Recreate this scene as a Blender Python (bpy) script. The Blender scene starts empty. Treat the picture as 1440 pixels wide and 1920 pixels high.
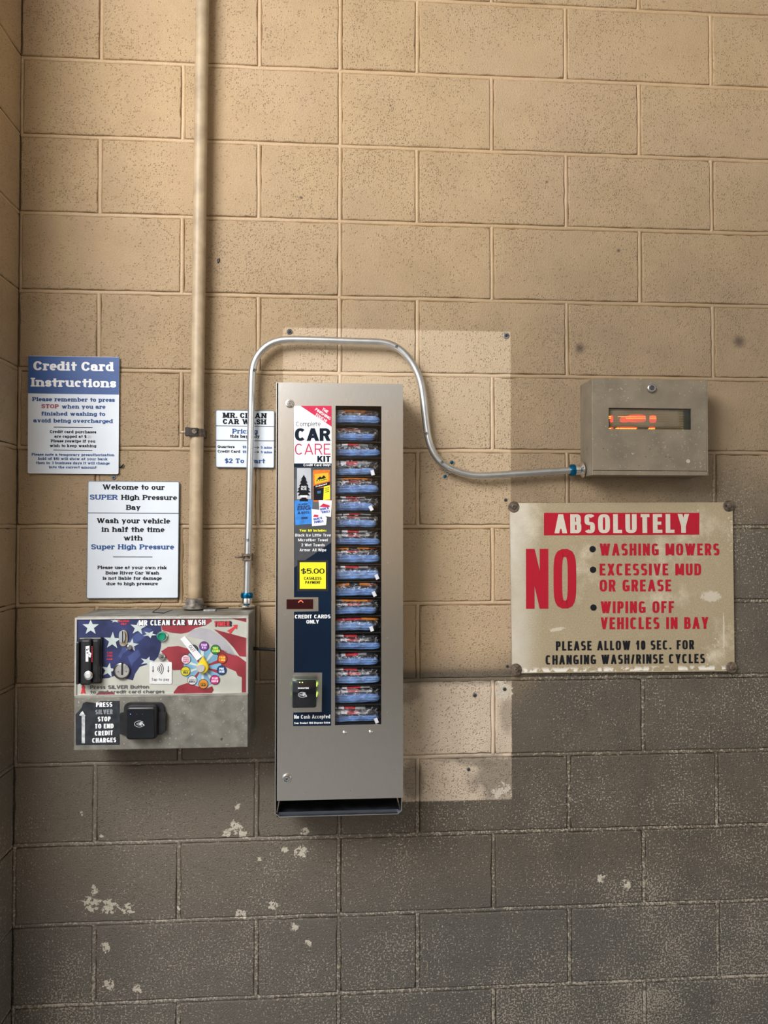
import bpy, bmesh, math, random
from mathutils import Vector, Matrix, Euler, noise
random.seed(7)
SC = bpy.context.scene
C = SC.collection
PI = math.pi

# ------------------------------------------------------------------ camera
CAM = Vector((-0.0161, -1.9480, 1.4023))
ROT = Euler((1.5908, -0.0004, -0.0691), 'XYZ')
FPX = 1400.0
cd = bpy.data.cameras.new('camera')
cd.sensor_fit = 'VERTICAL'
cd.sensor_height = 24.0
cd.lens = 24.0 * FPX / 1920.0
cd.clip_start = 0.05
co = bpy.data.objects.new('camera', cd)
co.location = CAM
co.rotation_euler = ROT
C.objects.link(co)
SC.camera = co

# ------------------------------------------------------------------ sky, daylight, exposure
SC.view_settings.view_transform = 'Standard'
SC.view_settings.look = 'None'
SC.view_settings.gamma = 1.0
SC.view_settings.use_curve_mapping = False
SC.view_settings.exposure = 0.14
wd = bpy.data.worlds.new('overcast_sky')
SC.world = wd
wd.use_nodes = True
wd.node_tree.nodes['Background'].inputs[0].default_value = (0.94, 0.98, 1.0, 1)
wd.node_tree.nodes['Background'].inputs[1].default_value = 0.65


def area(name, loc, target, sx, sy, power, col):
    l = bpy.data.lights.new(name, 'AREA')
    l.shape = 'RECTANGLE'
    l.size, l.size_y = sx, sy
    l.energy = power
    l.color = col
    o = bpy.data.objects.new(name, l)
    o.location = loc
    d = Vector(target) - Vector(loc)
    o.rotation_euler = d.to_track_quat('-Z', 'Y').to_euler()
    C.objects.link(o)
    return o


# daylight: open forecourt sky at the front left, the bay's left entrance and, weaker, its far end
area('daylight_forecourt', (-1.62, -2.45, 3.1), (-0.1, 0.0, 1.5), 1.6, 1.4, 124, (1.0, 1.0, 1.02))
area('daylight_entrance', (-1.6, -2.4, 2.3), (0.6, -1.0, 1.5), 2.8, 1.8, 14, (0.96, 0.98, 1.0))
area('fill_opposite_wall', (-1.6, -2.9, 2.3), (1.3, -4.7, 1.7), 1.5, 1.5, 75, (1.0, 0.99, 0.98))  # added fill: brightens the opposite wall that the steel door reflects
area('daylight_far_end', (4.3, -2.4, 1.9), (0.6, -0.6, 1.4), 3.6, 2.4, 9, (1.0, 0.80, 0.55))

# ------------------------------------------------------------------ pixel -> place on a plane parallel to the wall
RM = ROT.to_matrix()


def q(px, py, dep=0.0):
    v = RM @ Vector(((px - 720) / FPX, -(py - 960) / FPX, -1.0))
    t = (-dep - CAM.y) / v.y
    return CAM + v * t


# ------------------------------------------------------------------ materials
MATS = {}


def mat(name, col, rough=0.5, metal=0.0, var=0.06, scale=30.0, bump=0.0, bscale=200.0, emit=None, es=1.0,
        coat=0.0, spec=0.5, stretch=None, alpha=None, col2=None, trans=0.0, fleck=None):
    if name in MATS:
        return MATS[name]
    m = bpy.data.materials.new(name)
    m.use_nodes = True
    nt = m.node_tree
    b = nt.nodes['Principled BSDF']
    tc = nt.nodes.new('ShaderNodeTexCoord')
    src = tc.outputs['Object']
    if stretch:
        mp = nt.nodes.new('ShaderNodeMapping')
        mp.inputs['Scale'].default_value = stretch
        nt.links.new(src, mp.inputs[0])
        src = mp.outputs[0]
    n = nt.nodes.new('ShaderNodeTexNoise')
    n.inputs['Scale'].default_value = scale
    n.inputs['Detail'].default_value = 6
    nt.links.new(src, n.inputs['Vector'])
    mx = nt.nodes.new('ShaderNodeMix')
    mx.data_type = 'RGBA'
    c2 = col2 if col2 else tuple(max(0, c * (1 - var * 2.2)) for c in col)
    c1 = col if col2 else tuple(min(1, c * (1 + var)) for c in col)
    mx.inputs[6].default_value = (*c1, 1)
    mx.inputs[7].default_value = (*c2, 1)
    rmp = nt.nodes.new('ShaderNodeMapRange')
    rmp.inputs[1].default_value = 0.35
    rmp.inputs[2].default_value = 0.7
    nt.links.new(n.outputs[0], rmp.inputs[0])
    nt.links.new(rmp.outputs[0], mx.inputs[0])
    cout = mx.outputs[2]
    if fleck:
        K_ = NT(nt)
        f1 = K_.noise(src, 190, 3, .65)
        f2 = K_.noise(src, 9, 3, .6)
        fm = K_.ss(K_.m('ADD', f1, K_.m('MULTIPLY', f2, .22)), .775, .80)
        cout = K_.mix(K_.m('MULTIPLY', fm, .75), cout, fleck)
        f3 = K_.noise(src, 26, 5, .7)
        cout = K_.mix(K_.m('MULTIPLY', K_.ss(f3, .55, .75), .35), cout, tuple(c * 1.5 for c in col))
        f4 = K_.noise(src, 70, 2, .5)
        cout = K_.mix(K_.m('MULTIPLY', K_.ss(f4, .74, .76), .8), cout, (.03, .025, .02))
    nt.links.new(cout, b.inputs['Base Color'])
    b.inputs['Roughness'].default_value = rough
    b.inputs['Metallic'].default_value = metal
    b.inputs['Specular IOR Level'].default_value = spec
    b.inputs['Coat Weight'].default_value = coat
    b.inputs['Transmission Weight'].default_value = trans
    if alpha is not None:
        b.inputs['Alpha'].default_value = alpha
    if bump > 0:
        n2 = nt.nodes.new('ShaderNodeTexNoise')
        n2.inputs['Scale'].default_value = bscale
        n2.inputs['Detail'].default_value = 4
        nt.links.new(src, n2.inputs['Vector'])
        bp = nt.nodes.new('ShaderNodeBump')
        bp.inputs['Strength'].default_value = bump
        bp.inputs['Distance'].default_value = 0.002
        nt.links.new(n2.outputs[0], bp.inputs['Height'])
        nt.links.new(bp.outputs[0], b.inputs['Normal'])
    if emit:
        b.inputs['Emission Color'].default_value = (*emit, 1)
        b.inputs['Emission Strength'].default_value = es
    MATS[name] = m
    return m


class NT:
    """tiny helper for writing node maths"""

    def __init__(self, nt):
        self.nt = nt

    def node(self, t, **k):
        n = self.nt.nodes.new(t)
        for a, b in k.items():
            setattr(n, a, b)
        return n

    def put(self, sock, v):
        if hasattr(v, 'links') or hasattr(v, 'is_linked'):
            self.nt.links.new(v, sock)
        else:
            sock.default_value = v

    def m(self, op, a, b=0.0, clamp=False):
        n = self.node('ShaderNodeMath', operation=op)
        n.use_clamp = clamp
        self.put(n.inputs[0], a)
        self.put(n.inputs[1], b)
        return n.outputs[0]

    def ss(self, v, lo, hi):
        n = self.node('ShaderNodeMapRange')
        n.interpolation_type = 'SMOOTHSTEP'
        self.put(n.inputs[0], v)
        self.put(n.inputs[1], lo)
        self.put(n.inputs[2], hi)
        return n.outputs[0]

    def lin(self, v, lo, hi, a=0.0, b=1.0):
        n = self.node('ShaderNodeMapRange')
        self.put(n.inputs[0], v)
        for i, x in ((1, lo), (2, hi), (3, a), (4, b)):
            self.put(n.inputs[i], x)
        return n.outputs[0]

    def mix(self, f, a, b):
        n = self.node('ShaderNodeMix', data_type='RGBA')
        self.put(n.inputs[0], f)
        self.put(n.inputs[6], a if hasattr(a, 'links') or hasattr(a, 'is_linked') else (*a, 1))
        self.put(n.inputs[7], b if hasattr(b, 'links') or hasattr(b, 'is_linked') else (*b, 1))
        return n.outputs[2]

    def noise(self, vec, scale, detail=4, rough=0.55, stretch=None):
        if stretch:
            mp = self.node('ShaderNodeMapping')
            mp.inputs['Scale'].default_value = stretch
            self.nt.links.new(vec, mp.inputs[0])
            vec = mp.outputs[0]
        n = self.node('ShaderNodeTexNoise')
        n.inputs['Scale'].default_value = scale
        n.inputs['Detail'].default_value = detail
        n.inputs['Roughness'].default_value = rough
        self.nt.links.new(vec, n.inputs['Vector'])
        return n.outputs[0]


PATCH_X0, PATCH_X1, PATCH_Z0, PATCH_Z1 = q(530, 900).x, q(959, 1300).x, q(900, 1500).z, q(900, 621).z
PATCH_MID = q(860, 1276).z
# spots where the paint has chipped off down to the pale coat (x px, y px, radius m)
CHIPS = [(440, 1552, .036), (425, 1562, .022), (455, 1562, .028), (566, 1598, .034), (570, 1560, .022), (535, 1594, .018),
         (178, 1668, .022), (172, 1695, .042), (205, 1700, .04), (199, 1775, .028), (205, 1848, .03), (256, 1856, .026),
         (452, 1714, .028), (553, 1738, .022), (512, 1697, .022), (487, 1612, .012), (578, 1768, .02), (154, 1525, .012),
         (445, 1512, .018), (935, 1486, .034), (948, 1480, .036), (945, 1290, .040), (938, 1300, .03), (950, 1302, .03), (240, 1705, .03), (190, 1568, .012),
         (1175, 1660, .03), (1127, 1648, .022), (335, 1704, .012)]


def wall_material(name, mortar=False, simple=False):
    m = bpy.data.materials.new(name)
    m.use_nodes = True
    nt = m.node_tree
    N = NT(nt)
    b = nt.nodes['Principled BSDF']
    tc = N.node('ShaderNodeTexCoord')
    v = tc.outputs['Object']
    sp = N.node('ShaderNodeSeparateXYZ')
    nt.links.new(v, sp.inputs[0])
    X, Z = sp.outputs[0], sp.outputs[2]
    nbig = N.noise(v, 2.2, 5, 0.6)
    nmid = N.noise(v, 9.0, 5, 0.6)
    nfine = N.noise(v, 245.0, 4, 0.7)
    nmic = N.noise(v, 420.0, 3, 0.6)
    # paint coat: tan
    paint = N.mix(N.ss(nmid, .3, .7), (0.545, 0.382, 0.212), (0.485, 0.334, 0.180))
    paint = N.mix(N.m('MULTIPLY', N.ss(nbig, .42, .7), .5), paint, (0.54, 0.38, 0.25))
    # pits in the block face, more of them in some areas
    vo = N.node('ShaderNodeTexVoronoi')
    vo.inputs['Scale'].default_value = 215.0
    wv = N.node('ShaderNodeVectorMath', operation='MULTIPLY_ADD')
    nt.links.new(v, wv.inputs[0])
    wv.inputs[1].default_value = (1, 1, 1)
    nv = N.node('ShaderNodeTexNoise')
    nv.inputs['Scale'].default_value = 160
    nt.links.new(v, nv.inputs['Vector'])
    vm = N.node('ShaderNodeVectorMath', operation='SCALE')
    nt.links.new(nv.outputs[1], vm.inputs[0])
    vm.inputs[3].default_value = 0.006
    nt.links.new(vm.outputs[0], wv.inputs[2])
    nt.links.new(wv.outputs[0], vo.inputs['Vector'])
    pit = N.ss(vo.outputs['Distance'], .42, .20)
    sel = N.node('ShaderNodeSeparateColor')
    nt.links.new(vo.outputs['Color'], sel.inputs[0])
    dens = N.lin(N.noise(v, 3.6, 5, .62), .36, .66, .04, .80)
    pit = N.m('MULTIPLY', pit, N.ss(N.m('SUBTRACT', dens, sel.outputs[0]), 0.0, .12))
    if mortar:
        pit = N.m('MULTIPLY', pit, .25)
    paint = N.mix(N.m('MULTIPLY', pit, .46), paint, (0.18, 0.112, 0.065))
    gra = N.noise(v, 330.0, 2, .6)
    paint = N.mix(N.m('MULTIPLY', N.ss(gra, .56, .72), .30), paint, (0.70, 0.54, 0.36))
    paint = N.mix(N.m('MULTIPLY', N.ss(gra, .44, .30), .38), paint, (0.24, 0.165, 0.10))
    crev = N.ss(nfine, .40, .28)
    paint = N.mix(N.m('MULTIPLY', crev, .30), paint, (0.27, 0.185, 0.11))
    if simple:
        col = paint
        zt = N.m('ADD', .95, N.m('MULTIPLY', N.m('SUBTRACT', nmid, .5), .2))
        g = N.ss(N.m('SUBTRACT', zt, Z), -.1, .1)
        col = N.mix(g, col, (0.16, 0.145, 0.12))
    else:
        # grime: the lower part of the wall is sprayed dark, its edge climbing to the right
        climb = N.m('MULTIPLY', N.ss(X, .32, 1.02), .52)
        zt = N.m('ADD', N.m('ADD', .90, climb), N.m('MULTIPLY', N.m('SUBTRACT', nbig, .5), .22))
        d = N.m('SUBTRACT', zt, Z)
        g1 = N.ss(d, -.30, .10)
        g1 = N.m('POWER', g1, 1.15)
        rise = N.m('MULTIPLY', N.ss(X, .30, .75), .48)
        g2 = N.ss(N.m('SUBTRACT', N.m('ADD', N.m('ADD', 1.93, N.m('MULTIPLY', rise, .4)), N.m('MULTIPLY', N.m('SUBTRACT', nbig, .5), .4)), Z), -.62, .28)
        # old sheltered rectangle where a larger machine once hung
        jx = N.m('MULTIPLY', N.m('SUBTRACT', nfine, .5), .008)
        xj = N.m('ADD', X, jx)
        zj = N.m('ADD', Z, jx)
        px = N.m('MULTIPLY', N.ss(xj, PATCH_X0 - .002, PATCH_X0 + .002), N.ss(xj, PATCH_X1 + .002, PATCH_X1 - .002))
        pz = N.m('MULTIPLY', N.ss(zj, PATCH_Z0 - .002, PATCH_Z0 + .002), N.ss(zj, PATCH_Z1 + .002, PATCH_Z1 - .002))
        patch = N.m('MULTIPLY', px, pz)
        low = N.m('MULTIPLY', patch, N.ss(zj, PATCH_MID + .004, PATCH_MID - .004))
        up = N.m('SUBTRACT', patch, low)
        bare = N.m('SUBTRACT', 1.0, patch)
        soil = N.m('MULTIPLY', g2, N.lin(X, -.3, .7, .66, .93))
        soil = N.m('MULTIPLY', soil, N.m('SUBTRACT', 1.0, N.m('MULTIPLY', patch, .85)))
        col = N.mix(N.m('MULTIPLY', soil, N.lin(nmid, .3, .7, .78, 1.0)), paint, (0.262, 0.186, 0.108))
        pale = N.mix(N.m('MULTIPLY', pit, .5), (0.62, 0.49, 0.345), (0.2, 0.13, 0.08))
        upf = N.m('MULTIPLY', up, N.lin(Z, 1.25, 1.75, .10, .55))
        col = N.mix(upf, col, pale)
        grimec = N.mix(N.ss(nmid, .35, .65), (0.118, 0.095, 0.066), (0.096, 0.079, 0.057))
        grimec = N.mix(N.ss(X, .35, -.35), grimec, (0.182, 0.148, 0.110))
        grimec = N.mix(N.m('MULTIPLY', N.ss(Z, .62, .3), .6), grimec, (0.112, 0.105, 0.093))
        # worn specks showing the pale coat through the grime
        spk = N.noise(v, 205.0, 3, .6)
        dn = N.m('ADD', N.lin(N.noise(v, 4.0, 5, .65), .35, .68, .0, .13),
                 N.m('ADD', N.m('MULTIPLY', N.ss(Z, .75, .22), .06), N.m('MULTIPLY', N.ss(X, .2, 1.0), .03)))
        thr = N.m('SUBTRACT', .69 if not mortar else .64, dn)
        speck = N.ss(N.m('SUBTRACT', spk, thr), 0.0, .03)
        grimec = N.mix(N.m('MULTIPLY', speck, .72), grimec, (0.46, 0.40, 0.31))
        spk2 = N.noise(v, 75.0, 3, .6)
        speck2 = N.ss(spk2, .70, .74)
        grimec = N.mix(N.m('MULTIPLY', speck2, .6), grimec, (0.45, 0.39, 0.30))
        gm = N.m('MULTIPLY', g1, N.m('SUBTRACT', 1.0, N.m('MULTIPLY', up, N.ss(Z, PATCH_MID + .02, PATCH_MID + .12))))
        col = N.mix(gm, col, grimec)
        # the clean low strip of the rectangle with its smudges
        pale2 = N.mix(N.m('MULTIPLY', pit, .6), N.mix(N.ss(nmid, .35, .7), (0.66, 0.53, 0.40), (0.58, 0.46, 0.335)), (0.2, 0.13, 0.08))

        def blob(px_, py_, rx, rz):
            c = q(px_, py_)
            dx = N.m('DIVIDE', N.m('SUBTRACT', X, c.x), rx)
            dz = N.m('DIVIDE', N.m('SUBTRACT', Z, c.z), rz)
            return N.m('SQRT', N.m('ADD', N.m('MULTIPLY', dx, dx), N.m('MULTIPLY', dz, dz)))
        wob = N.m('MULTIPLY', N.m('SUBTRACT', N.noise(v, 22, 5, .6), .5), 1.6)
        for (a, c_, rx, rz, s) in ((935, 1462, .075, .062, .75), (772, 1462, .035, .05, .7), (905, 1425, .10, .018, .5), (952, 1340, .02, .05, .5),
                                   (770, 1300, .03, .03, .6), (850, 1422, .07, .010, .4)):
            e = N.ss(N.m('ADD', blob(a, c_, rx, rz), wob), 1.25, .55)
            pale2 = N.mix(N.m('MULTIPLY', e, s), pale2, (0.19, 0.155, 0.115))
        col = N.mix(low, col, pale2)
        # dark soot line along the ledge over the low strip
        col_ = N.m('MULTIPLY', N.ss(N.m('ABSOLUTE', N.m('SUBTRACT', Z, PATCH_MID + .010)), .030, .006), px)
        col = N.mix(N.m('MULTIPLY', col_, .82), col, (0.10, 0.08, 0.055))
        if not mortar or True:
            cn = N.noise(v, 95.0, 4, .62)
            tot = None
            for (a, c_, r) in CHIPS:
                e = N.ss(blob(a, c_, r, r), 1.0, .15)
                tot = e if tot is None else N.m('MAXIMUM', tot, e)
            chip = N.ss(N.m('ADD', cn, N.m('MULTIPLY', tot, .30)), .735, .755)
            chip = N.m('MULTIPLY', chip, N.ss(tot, .02, .1))
            col = N.mix(chip, col, (0.62, 0.55, 0.44))
        # small rusty stains and marks
        for (a, c_, r) in ((1086, 653, .022), (1385, 640, .026), (1160, 470, .008), (410, 489, .007), (1025, 341, .006), (732, 198, .005),
                           (565, 371, .006), (890, 1303, .01), (878, 1442, .006), (1336, 1880, .010), (1131, 1649, .008), (1174, 1667, .008)):
            e = N.ss(N.m('ADD', blob(a, c_, r, r), N.m('MULTIPLY', wob, .5)), 1.0, .1)
            col = N.mix(N.m('MULTIPLY', e, .85), col, (0.07, 0.045, 0.03))
    nt.links.new(col, b.inputs['Base Color'])
    b.inputs['Roughness'].default_value = 0.5
    b.inputs['Specular IOR Level'].default_value = 0.5
    h = N.m('ADD', N.m('MULTIPLY', nfine, .8), N.m('MULTIPLY', nmic, .35))
    h = N.m('SUBTRACT', h, N.m('MULTIPLY', pit, .38))
    bp = N.node('ShaderNodeBump')
    bp.inputs['Strength'].default_value = 0.35 if mortar else 1.0
    bp.inputs['Distance'].default_value = 0.0040
    nt.links.new(h, bp.inputs['Height'])
    nt.links.new(bp.outputs[0], b.inputs['Normal'])
    return m


# ------------------------------------------------------------------ object helpers
def obj(name, bm, mats, parent=None, smooth=False, angle=None):
    me = bpy.data.meshes.new(name)
    off = Vector((0, 0, 0))
    if parent is not None:
        off = parent['_L'].to_list() if hasattr(parent.get('_L', None), 'to_list') else (0, 0, 0)
        off = Vector(off)
    if off.length > 0:
        bmesh.ops.translate(bm, verts=bm.verts, vec=-off)
    bm.normal_update()
    if smooth:
        for f in bm.faces:
            f.smooth = True
    if angle is not None:
        for f in bm.faces:
            f.smooth = True
        for e in bm.edges:
            if len(e.link_faces) == 2 and e.calc_face_angle(0) > angle:
                e.smooth = False
    bm.to_mesh(me)
    bm.free()
    for m in (mats if isinstance(mats, (list, tuple)) else [mats]):
        me.materials.append(m)
    o = bpy.data.objects.new(name, me)
    C.objects.link(o)
    if parent is not None:
        o.parent = parent
        o['_L'] = list(off)
    return o


def thing(name, label, cat, loc, group=None):
    o = bpy.data.objects.new(name, None)
    o.empty_display_size = 0.05
    o.location = loc
    C.objects.link(o)
    o['label'] = label
    o['category'] = cat
    if group:
        o['group'] = group
    o['_L'] = list(loc)
    return o


def solo(name, bm, mats, label, cat, group=None, **k):
    zs = [v.co for v in bm.verts]
    lo = Vector((sum(v.x for v in zs) / len(zs), sum(v.y for v in zs) / len(zs), min(v.z for v in zs)))
    bmesh.ops.translate(bm, verts=bm.verts, vec=-lo)
    o = obj(name, bm, mats, **k)
    o.location = lo
    o['label'] = label
    o['category'] = cat
    if group:
        o['group'] = group
    return o


def struct(name, bm, mats, **k):
    o = obj(name, bm, mats, **k)
    o['kind'] = 'structure'
    return o


def B():
    return bmesh.new()


def box(bm, x0, x1, y0, y1, z0, z1, r=0.0, seg=2, mi=0):
    t = bmesh.new()
    bmesh.ops.create_cube(t, size=1)
    for v in t.verts:
        v.co = Vector((x0 + (v.co.x + .5) * (x1 - x0), y0 + (v.co.y + .5) * (y1 - y0), z0 + (v.co.z + .5) * (z1 - z0)))
    if r > 0:
        bmesh.ops.bevel(t, geom=list(t.edges), offset=r, segments=seg, profile=0.5, affect='EDGES')
    join(bm, t, mi)


def join(bm, t, mi=None):
    mp = {}
    t.verts.index_update()
    for v in t.verts:
        mp[v.index] = bm.verts.new(v.co)
    for f in t.faces:
        try:
            nf = bm.faces.new([mp[v.index] for v in f.verts])
            nf.material_index = f.material_index if mi is None else mi
            nf.smooth = f.smooth
        except ValueError:
            pass
    t.free()


def frame(bm, o, i, y0, y1, mi=0):
    """plate with a rectangular hole; o, i = (x0, x1, z0, z1); y0 back, y1 front (more negative)"""
    def ring(r, y):
        return [bm.verts.new((r[0], y, r[2])), bm.verts.new((r[1], y, r[2])), bm.verts.new((r[1], y, r[3])), bm.verts.new((r[0], y, r[3]))]
    of, inf, ob, ib = ring(o, y1), ring(i, y1), ring(o, y0), ring(i, y0)
    for k in range(4):
        n = (k + 1) % 4
        for f in ((of[k], of[n], inf[n], inf[k]), (ob[n], ob[k], ib[k], ib[n]), (ob[k], ob[n], of[n], of[k]), (inf[k], inf[n], ib[n], ib[k])):
            bm.faces.new(f).material_index = mi


def cyl(bm, p0, p1, r0, r1=None, seg=20, mi=0, caps=True):
    tube(bm, [p0, p1], [r0, r0 if r1 is None else r1], seg, mi, caps)


def tube(bm, pts, r, seg=14, mi=0, caps=True):
    pts = [Vector(p) for p in pts]
    n = len(pts)
    rs = r if isinstance(r, (list, tuple)) else [r] * n
    t0 = (pts[1] - pts[0]).normalized()
    ref = Vector((0, 0, 1)) if abs(t0.z) < .9 else Vector((1, 0, 0))
    u = t0.cross(ref).normalized()
    rings = []
    for k in range(n):
        t = (pts[min(k + 1, n - 1)] - pts[max(k - 1, 0)])
        if t.length < 1e-9:
            t = t0
        t.normalize()
        u = (u - t * u.dot(t))
        if u.length < 1e-6:
            u = t.orthogonal()
        u.normalize()
        w = t.cross(u)
        rings.append([bm.verts.new(pts[k] + (u * math.cos(a) + w * math.sin(a)) * rs[k]) for a in [2 * PI * j / seg for j in range(seg)]])
    for k in range(n - 1):
        for j in range(seg):
            f = bm.faces.new((rings[k][j], rings[k][(j + 1) % seg], rings[k + 1][(j + 1) % seg], rings[k + 1][j]))
            f.smooth = True
            f.material_index = mi
    if caps:
        bm.faces.new(list(reversed(rings[0]))).material_index = mi
        bm.faces.new(rings[-1]).material_index = mi


def lathe(bm, c, axis, prof, seg=24, mi=0):
    """prof: (distance along axis, radius)"""
    a = Vector(axis).normalized()
    tube(bm, [Vector(c) + a * d for d, r in prof], [max(r, 1e-5) for d, r in prof], seg, mi, True)


def lathe2(bm, c, axis, prof, seg=24, mi=0):
    """like lathe, but the profile may step at one distance"""
    a = Vector(axis).normalized()
    u = a.orthogonal().normalized()
    w = a.cross(u)
    rings = []
    for d, r in prof:
        rings.append([bm.verts.new(Vector(c) + a * d + (u * math.cos(t) + w * math.sin(t)) * max(r, 1e-5)) for t in [2 * PI * j / seg for j in range(seg)]])
    for k in range(len(rings) - 1):
        for j in range(seg):
            bm.faces.new((rings[k][j], rings[k][(j + 1) % seg], rings[k + 1][(j + 1) % seg], rings[k + 1][j])).material_index = mi
    bm.faces.new(rings[-1]).material_index = mi


def flat(bm, pts, mi=0):
    """one flat face through world points, facing the camera side"""
    vs = [bm.verts.new(p) for p in pts]
    f = bm.faces.new(vs)
    f.normal_update()
    if f.normal.y > 0:
        f.normal_flip()
    f.material_index = mi
    return f


def prism(bm, pts, thick, mi=0, mi_side=None):
    """pts lie on the front plane; extruded towards the wall (+y)"""
    f = flat(bm, pts, mi)
    fv = list(f.verts)
    bv = [bm.verts.new(v.co + Vector((0, thick, 0))) for v in fv]
    n = len(fv)
    for k in range(n):
        g = bm.faces.new((fv[(k + 1) % n], fv[k], bv[k], bv[(k + 1) % n]))
        g.material_index = mi if mi_side is None else mi_side
    bm.faces.new(list(reversed(bv))).material_index = mi


def pxpoly(pts, dep):
    return [q(x, y, dep) for x, y in pts]


def rquad(c, dep, r=0.004, seg=4):
    """rounded quad from four px corners TL TR BR BL -> world points on the plane"""
    p = [q(x, y, dep) for x, y in c]
    out = []
    for k in range(4):
        a, b_, d = p[k], p[k - 1], p[(k + 1) % 4]
        e1, e2 = (b_ - a).normalized() * r, (d - a).normalized() * r
        for s in range(seg + 1):
            t = s / seg * PI / 2
            out.append(a + e1 * (1 - math.sin(t)) + e2 * (1 - math.cos(t)))
    return out


def ell(cx, cy, rx, ry, dep, n=28):
    return [q(cx + rx * math.cos(2 * PI * k / n), cy + ry * math.sin(2 * PI * k / n), dep) for k in range(n)]


# ------------------------------------------------------------------ lettering: a small stroke typeface
def V(u, a, b, s=''): return ('V', u, a, b, s)
def H(v, a, b): return ('H', v, a, b)
def D(a, b, c, d, s=''): return ('D', a, b, c, d, s)
def A(cx, cy, rx, ry, a0, a1): return ('A', cx, cy, rx, ry, a0, a1)
def T(u, v): return ('T', u, v)


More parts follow.
